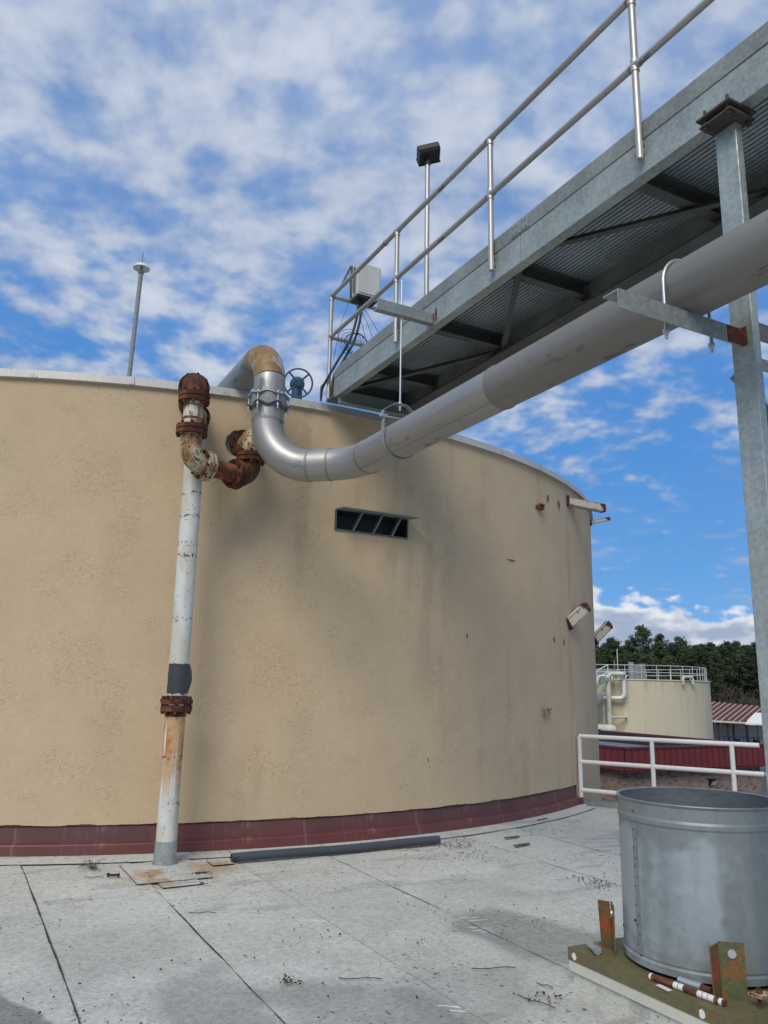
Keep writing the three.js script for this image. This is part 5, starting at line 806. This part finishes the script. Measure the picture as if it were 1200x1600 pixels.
{ // pipes of the far tank
  const C = V(18.87, 0, -67.41), R = 7.95, P = (deg, y, off) => V(C.x + Math.sin(R_(deg)) * (R + off), y, C.z + Math.cos(R_(deg)) * (R + off));
  const pipe = (name, pts, r, br, label, mat = mWhite) => { let all = [pts[0]]; for (let i = 1; i + 1 < pts.length; i++) all.push(...fillet(pts[i - 1], pts[i], pts[i + 1], br, 8)); all.push(pts[pts.length - 1]); single(name, [sweep(all, r, 16)], mat, label, 'pipe'); };
  const mCr = std({ map: tGalv, color: new THREE.Color().setRGB(0.80, 0.74, 0.60), roughness: 0.6 });
  pipe('cream_riser', [P(-15.2, GROUND, 1.1), P(-15.2, 2.80, 1.1), P(-7.4, 2.80, 0.9), P(-7.4, 2.80, -1.2), P(-7.4, TOPF(), -1.2)], 0.16, 0.36, 'tall cream riser bending over the rim of the far tank', mCr);
  pipe('white_loop_pipe', [P(-22, 1.08, 0.55), P(-7.6, 1.08, 0.5), P(-7.6, 2.72, 0.5), P(-7.6, 2.72, -0.8), P(-4.2, 2.62, -0.8)], 0.145, 0.36, 'white pipe loop on the side of the far tank');
  pipe('rim_pipe', [P(26, 2.15, 0.25), P(26, 2.70, 0.25), P(33.5, 2.70, 0.25), P(33.5, 2.20, 0.25)], 0.10, 0.18, 'short white pipe hooked over the right rim of the far tank', mCr);
  pipe('thin_white_pipe', [P(-21, 2.05, 0.3), P(-19.4, 2.66, 0.3), P(-13, 2.66, 0.3), P(-13, 2.2, 0.3)], 0.07, 0.15, 'thin white pipe over the left rim of the far tank');
  pipe('branch_pipe', [P(-15, -0.26, 1.2), P(-7, -0.26, 0.35), P(-7, -0.26, 0.0)], 0.075, 0.1, 'small cream branch pipe from the riser to the far tank', mCr);
  single('horizontal_vessel', [sweep([0, 0.04, 0.14, 0.30, 3.2].map((k) => V(16.62 - k, -1.05, -57.5 - k * 0.35)), (t, i) => [0.08, 0.20, 0.28, 0.32, 0.32][i], 22), box(0.3, 3.5, 0.6, 15.4, GROUND + 1.75, -57.9)], mCr, 'cream horizontal vessel at the left foot of the far tank', 'vessel');
  // stair at the left of the far tank
  const st = thing('far_stair', 'grey steel stair and landing at the left side of the far tank', 'stair', [15.0, GROUND, -58.0]); st.off.set(15, GROUND, -58);
  part(st, 'landing', [box(2.4, 0.16, 1.0, 14.9, 1.42, -58.1)], mGalv); part(st, 'landing', [box(2.2, 0.3, 1.0, 14.7, 1.15, -58.0)], mGalvDull); const a = V(14.6, 1.5, -57.6), b = V(16.5, 2.45, -58.6); for (const dz of [0, 0.7]) part(st, 'stringer', [bar(a.clone().add(V(0, 0, dz - 0.6)), b.clone().add(V(0, 0, dz - 0.6)), 0.06, 0.22)], mGalv); for (let k = 0; k < 7; k++) part(st, 'tread', [box(0.26, 0.04, 0.66, lerp(14.7, 16.4, k / 6), lerp(1.6, 2.45, k / 6), lerp(-57.9, -58.8, k / 6))], mGalv);
  part(st, 'handrail', [rod(a.clone().add(V(0, 1.0, 0)), b.clone().add(V(0, 1.0, 0)), 0.035, 8)], mWhite); part(st, 'handrail', [rod(a.clone().add(V(0, 0.5, 0)), b.clone().add(V(0, 0.5, 0)), 0.03, 8)], mWhite); for (const k of [0, 0.5, 1]) { const p = a.clone().lerp(b, k); part(st, 'baluster', [rod(p, p.clone().add(V(0, 1, 0)), 0.035, 8)], mWhite); } for (const x of [13.8, 15.9]) part(st, 'leg', [box(0.12, 6.1, 0.12, x, GROUND + 3.05, -58.0)], mGalv); part(st, 'handrail', [rod(V(15.5, -1.2, -57.2), V(16.4, -2.2, -56.9), 0.035, 8)], mWhite);
}
function TOPF() { return 2.40; }
// ------------------------------------------------------------------ open shed with striped roof, canopy, things under it
{
  const o = thing('open_shed', 'open shed with a red and white striped roof at the yard edge', 'shed', [38, GROUND, -90]); o.off.set(38, GROUND, -90);
  const mRd = [0, 1].map((k) => std({ map: tRust, color: new THREE.Color().setRGB(1.15 - 0.25 * k, 0.9, 0.85), roughness: 0.7 })), mSt = std({ color: new THREE.Color().setRGB(0.62, 0.50, 0.44), roughness: 0.6 }), mPost = std({ color: new THREE.Color().setRGB(0.03, 0.03, 0.033), roughness: 0.7 });
  const E0 = V(34.2, -1.30, -88.2), E1 = V(39.0, -1.70, -87.8), up = V(5.4, 1.75, -6.5);       // eave line, and up the slope
  for (let k = 0; k < 18; k++) { const a = E0.clone().lerp(E1, (k - 5) / 8), b = E0.clone().lerp(E1, (k - 4) / 8); const p = [a, b, b.clone().add(up), a.clone().add(up)]; const g = new THREE.BufferGeometry().setFromPoints([p[0], p[1], p[2], p[0], p[2], p[3]]); g.computeVertexNormals(); part(o, 'roof_panel', [norm(g)], mRd[k % 2]); part(o, 'roof_rib', [bar(a.clone().add(V(0, 0.03, 0)), a.clone().add(up).add(V(0, 0.03, 0)), 0.085, 0.05)], mSt); }
  part(o, 'eave_beam', [bar(E0.clone().add(V(-2, -0.02, 0)), E1.clone().add(V(6, -0.4, 0.4)).setY(-1.75), 0.15, 0.2)], mTrim);
  for (const [x, z] of [[35.6, -88.2], [36.55, -88.3], [37.6, -88.4], [39.6, -88.4], [41.6, -88.2], [36.6, -93], [40.2, -93]]) part(o, 'post', [box(0.14, 3.7, 0.14, x, GROUND + 1.85, z)], mPost);
  part(o, 'back_wall', [box(11, 0.16, 0.05, 39, -2.15, -95), box(11, 1.6, 0.05, 39, GROUND + 1.9, -95.1)], mTrim);
  const cv = thing('white_canopy', 'white canopy roof beside the striped shed', 'canopy', [40.5, GROUND, -85.5]); cv.off.set(40.5, GROUND, -85.5);
  const tv = [V(38.0, -1.50, -85), V(43.2, -1.56, -84.6), V(43.2, -0.45, -87.2), V(40.2, -0.45, -87.4)], cg = new THREE.BufferGeometry().setFromPoints([tv[0], tv[1], tv[2], tv[0], tv[2], tv[3]]); cg.computeVertexNormals(); part(cv, 'cover', [norm(cg)], mWhite); part(cv, 'edge_beam', [bar(tv[0].clone().add(V(0, -0.06, 0)), tv[1].clone().add(V(0, -0.06, 0)), 0.08, 0.16)], mWhite); for (const x of [38.2, 39.2, 42.8]) part(cv, 'post', [box(0.09, 3.4, 0.09, x, GROUND + 1.7, -84.9)], mPost);
  const mNavy = std({ color: new THREE.Color().setRGB(0.012, 0.020, 0.060), roughness: 0.5 }), mBl = std({ color: new THREE.Color().setRGB(0.03, 0.07, 0.26), roughness: 0.5 });
  const cart = (x, z, label) => { const c = thing('utility_cart', label, 'cart', [x, GROUND, z], 0.2, 'carts under the canopy'); part(c, 'body', [box(1.5, 0.5, 1.1, 0, 0.62, 0, 0.06), box(0.6, 0.35, 1.05, -0.45, 1.0, 0, 0.05)], mBl); part(c, 'seat', [box(0.55, 0.14, 1.0, 0.25, 0.98, 0, 0.04)], mNavy); part(c, 'backrest', [box(0.14, 0.75, 1.0, 0.56, 1.42, 0, 0.04)], mNavy); part(c, 'roof', [box(1.5, 0.08, 1.15, 0.05, 2.0, 0, 0.03)], mNavy); for (const [a, b] of [[-0.55, -0.5], [-0.55, 0.5], [0.6, -0.5], [0.6, 0.5]]) { part(c, 'wheel', [new THREE.CylinderGeometry(0.27, 0.27, 0.18, 16).rotateX(Math.PI / 2).translate(a * 0.95, 0.27, b)], mBlack); part(c, 'roof_post', [rod(V(a, 0.8, b), V(a * 1.05, 2.0, b), 0.03, 6)], mPost); } };
  cart(39.25, -86.6, 'blue utility cart under the canopy, farther from the striped shed'); cart(37.55, -87.4, 'dark blue utility cart under the eave of the striped shed');
  single('white_tank_tote', [box(0.75, 1.15, 0.75, 36.0, GROUND + 0.72, -87.0, 0.08), box(0.8, 0.14, 0.8, 36.0, GROUND + 0.07, -87.0)], mGreyBox, 'pale plastic tote standing by the shed posts', 'tote');
  single('blue_drum', [new THREE.LatheGeometry([[0, 0], [0.29, 0], [0.3, 0.05], [0.285, 0.28], [0.3, 0.30], [0.285, 0.32], [0.285, 0.6], [0.3, 0.62], [0.285, 0.64], [0.3, 0.85], [0.27, 0.88], [0, 0.88]].map((p) => new THREE.Vector2(...p)), 24).translate(36.75, GROUND, -86.2)], mBl, 'blue plastic drum by the shed posts', 'drum');
}
// ------------------------------------------------------------------ wooded hill
{
  const g = new THREE.PlaneGeometry(420, 160, 60, 20).rotateX(-Math.PI / 2), p = g.attributes.position; for (let i = 0; i < p.count; i++) { const z = p.getZ(i), x = p.getX(i); p.setY(i, GROUND + 0.05 + 8.5 * sstep(60, -30, z) + 0.6 * PN.noise(x * 0.05, z * 0.05, 2) * sstep(80, 50, z)); }
  g.translate(70, 0, -205); g.computeVertexNormals(); const f = g.toNonIndexed(); boxUV(f); struct('hill', f, std({ map: tRoof, color: new THREE.Color().setRGB(0.10, 0.085, 0.05), roughness: 1 }));
  const hillY = (x, z) => GROUND + 0.05 + 8.5 * sstep(60, -30, z + 205);
  const mBark = std({ color: new THREE.Color().setRGB(0.075, 0.058, 0.045), roughness: 1 }), mBare = std({ color: new THREE.Color().setRGB(0.12, 0.095, 0.085), roughness: 1 });
  const mLeaf = [[0.046, 0.074, 0.030], [0.060, 0.092, 0.034], [0.078, 0.104, 0.044], [0.040, 0.062, 0.032]].map((c) => std({ color: new THREE.Color().setRGB(...c), roughness: 0.9, side: THREE.DoubleSide }));
  // crown of needle tufts round short limbs
  function pineGeo(h, base, wid, dens) {
    const tr = [sweep([V(0, -0.5, 0), V(rr(-0.1, 0.1), h * 0.35, rr(-0.1, 0.1)), V(rr(-0.2, 0.2), h * 0.7, rr(-0.2, 0.2)), V(0, h * 0.97, 0)], (t) => lerp(0.24, 0.04, t), 7)]; const pos = [], nor = [];
    const limbs = Math.floor(34 * dens);
    for (let k = 0; k < limbs; k++) {
      const f = Math.pow(rnd(), 0.8), y = lerp(base, 0.985, f) * h, a = rr(0, 6.28), prof = Math.sin(Math.PI * clamp((f * 0.86 + 0.14), 0, 1)) ** 0.6, L = wid * prof * rr(0.45, 1.1), rise = rr(-0.1, 0.35) * L;
      const e = V(Math.cos(a) * L, y + rise, Math.sin(a) * L); if (k % 2 === 0) tr.push(sweep([V(0, y, 0), e.clone().lerp(V(0, y, 0), 0.15)], 0.035, 4, false));
      const cn = 3 + Math.floor(rnd() * 4);
      for (let c = 0; c < cn; c++) {
        const q = V(0, y, 0).lerp(e, lerp(0.4, 1.05, rnd())).add(V(rr(-0.35, 0.35), rr(-0.25, 0.3), rr(-0.35, 0.35))), R = rr(0.30, 0.62);
        for (let t = 0; t < 15; t++) {
          const d = V(rr(-1, 1), rr(-0.75, 0.85), rr(-1, 1)).normalize(), m = q.clone().addScaledVector(d, R * Math.pow(rnd(), 0.5)), u = V(rr(-1, 1), rr(-0.5, 0.5), rr(-1, 1)).normalize(), w = d.clone().cross(u).normalize(), s = rr(0.10, 0.24);
          const A = m.clone().addScaledVector(u, s), B = m.clone().addScaledVector(u, -s * 0.6).addScaledVector(w, s * 0.5), Cc = m.clone().addScaledVector(u, -s * 0.6).addScaledVector(w, -s * 0.5); const nn = d.clone().lerp(V(0, 1, 0), 0.25).normalize();
          for (const v of [A, B, Cc]) { pos.push(v.x, v.y, v.z); nor.push(nn.x, nn.y, nn.z); }
        }
      }
    }
    const cg = new THREE.BufferGeometry(); cg.setAttribute('position', new THREE.Float32BufferAttribute(pos, 3)); cg.setAttribute('normal', new THREE.Float32BufferAttribute(nor, 3)); return [merge(tr), norm(cg)];
  }
  const kinds = [pineGeo(15, 0.36, 2.9, 2.6), pineGeo(16.5, 0.30, 3.2, 3.0), pineGeo(14.5, 0.42, 3.0, 2.5), pineGeo(16, 0.26, 3.3, 3.0), pineGeo(13, 0.12, 3.0, 2.8)];
  const tree = (x, z, k, sc, label, group, m) => { const o = new THREE.Group(); o.name = numbered('pine_tree'); o.position.set(x, hillY(x, z) - 0.1, z); o.scale.set(sc * rr(0.95, 1.1), sc, sc * rr(0.95, 1.1)); o.rotation.y = rr(0, 6.28); o.userData = { label, category: 'tree' }; if (group) o.userData.group = group; const t = new THREE.Mesh(kinds[k][0], mBark), c = new THREE.Mesh(kinds[k][1], mLeaf[m]); t.name = 'trunk'; c.name = 'crown'; for (const q of [t, c]) q.castShadow = q.receiveShadow = true; o.add(t, c); scene.add(o); };
  tree(51.0, -156.5, 3, 1.16, 'tallest pine, breaking the skyline above the far tank', null, 1);
  const rows = [[-147, 3.4, 0.84], [-152, 3.0, 0.92], [-157, 2.9, 0.96], [-163, 2.9, 0.94], [-170, 3.2, 0.92], [-178, 3.6, 0.92]];
  rows.forEach(([z, dx, sc], r) => { for (let x = 33 + r * 1.5; x < 128 + r * 5; x += (x > 78 ? 1.35 : 1) * dx * rr(0.75, 1.25)) { if (r === 0 && x > 60.5 && x < 70 && rnd() < 0.75) continue; if (r === 1 && x > 62 && x < 70 && rnd() < 0.35) continue; tree(x, z + rr(-2.5, 2.5), Math.floor(rnd() * (r < 2 ? 5 : 4)), sc * rr(0.90, 1.10), 'dark green pine in the dense wood behind the far tank', 'pines of the wood behind the far tank', Math.floor(rnd() * 4)); } });
  // leafless grey trees at the edge of the wood
  const bare = (x, z, h, label) => { const gs = []; const grow = (p, d, L, r, n) => { const e = p.clone().addScaledVector(d, L); gs.push(sweep([p, p.clone().lerp(e, 0.5).add(V(rr(-0.05, 0.05) * L, 0, rr(-0.05, 0.05) * L)), e], (t) => lerp(r, r * 0.65, t), 5, false)); if (n) for (let k = 0; k < 3; k++) grow(p.clone().lerp(e, rr(0.6, 1)), d.clone().add(V(rr(-0.6, 0.6), rr(-0.1, 0.4), rr(-0.6, 0.6))).normalize(), L * rr(0.55, 0.8), r * 0.6, n - 1); }; grow(V(0, -0.3, 0), V(rr(-0.06, 0.06), 1, 0).normalize(), h * 0.36, 0.13, 5); const o = new THREE.Group(); o.name = numbered('bare_tree'); o.position.set(x, hillY(x, z), z); o.userData = { label, category: 'tree', group: 'leafless trees at the wood edge' }; const m = new THREE.Mesh(merge(gs), mBare); m.name = 'branches'; m.castShadow = m.receiveShadow = true; o.add(m); scene.add(o); };
  for (const x of [57.5, 60.5, 62.5, 64.2, 66.0, 67.8, 70.0]) bare(x, -143 + rr(-3, 3), rr(7, 10), 'leafless grey tree at the edge of the wood above the shed');
}
console.log('far done');
renderer.render(scene, camera);
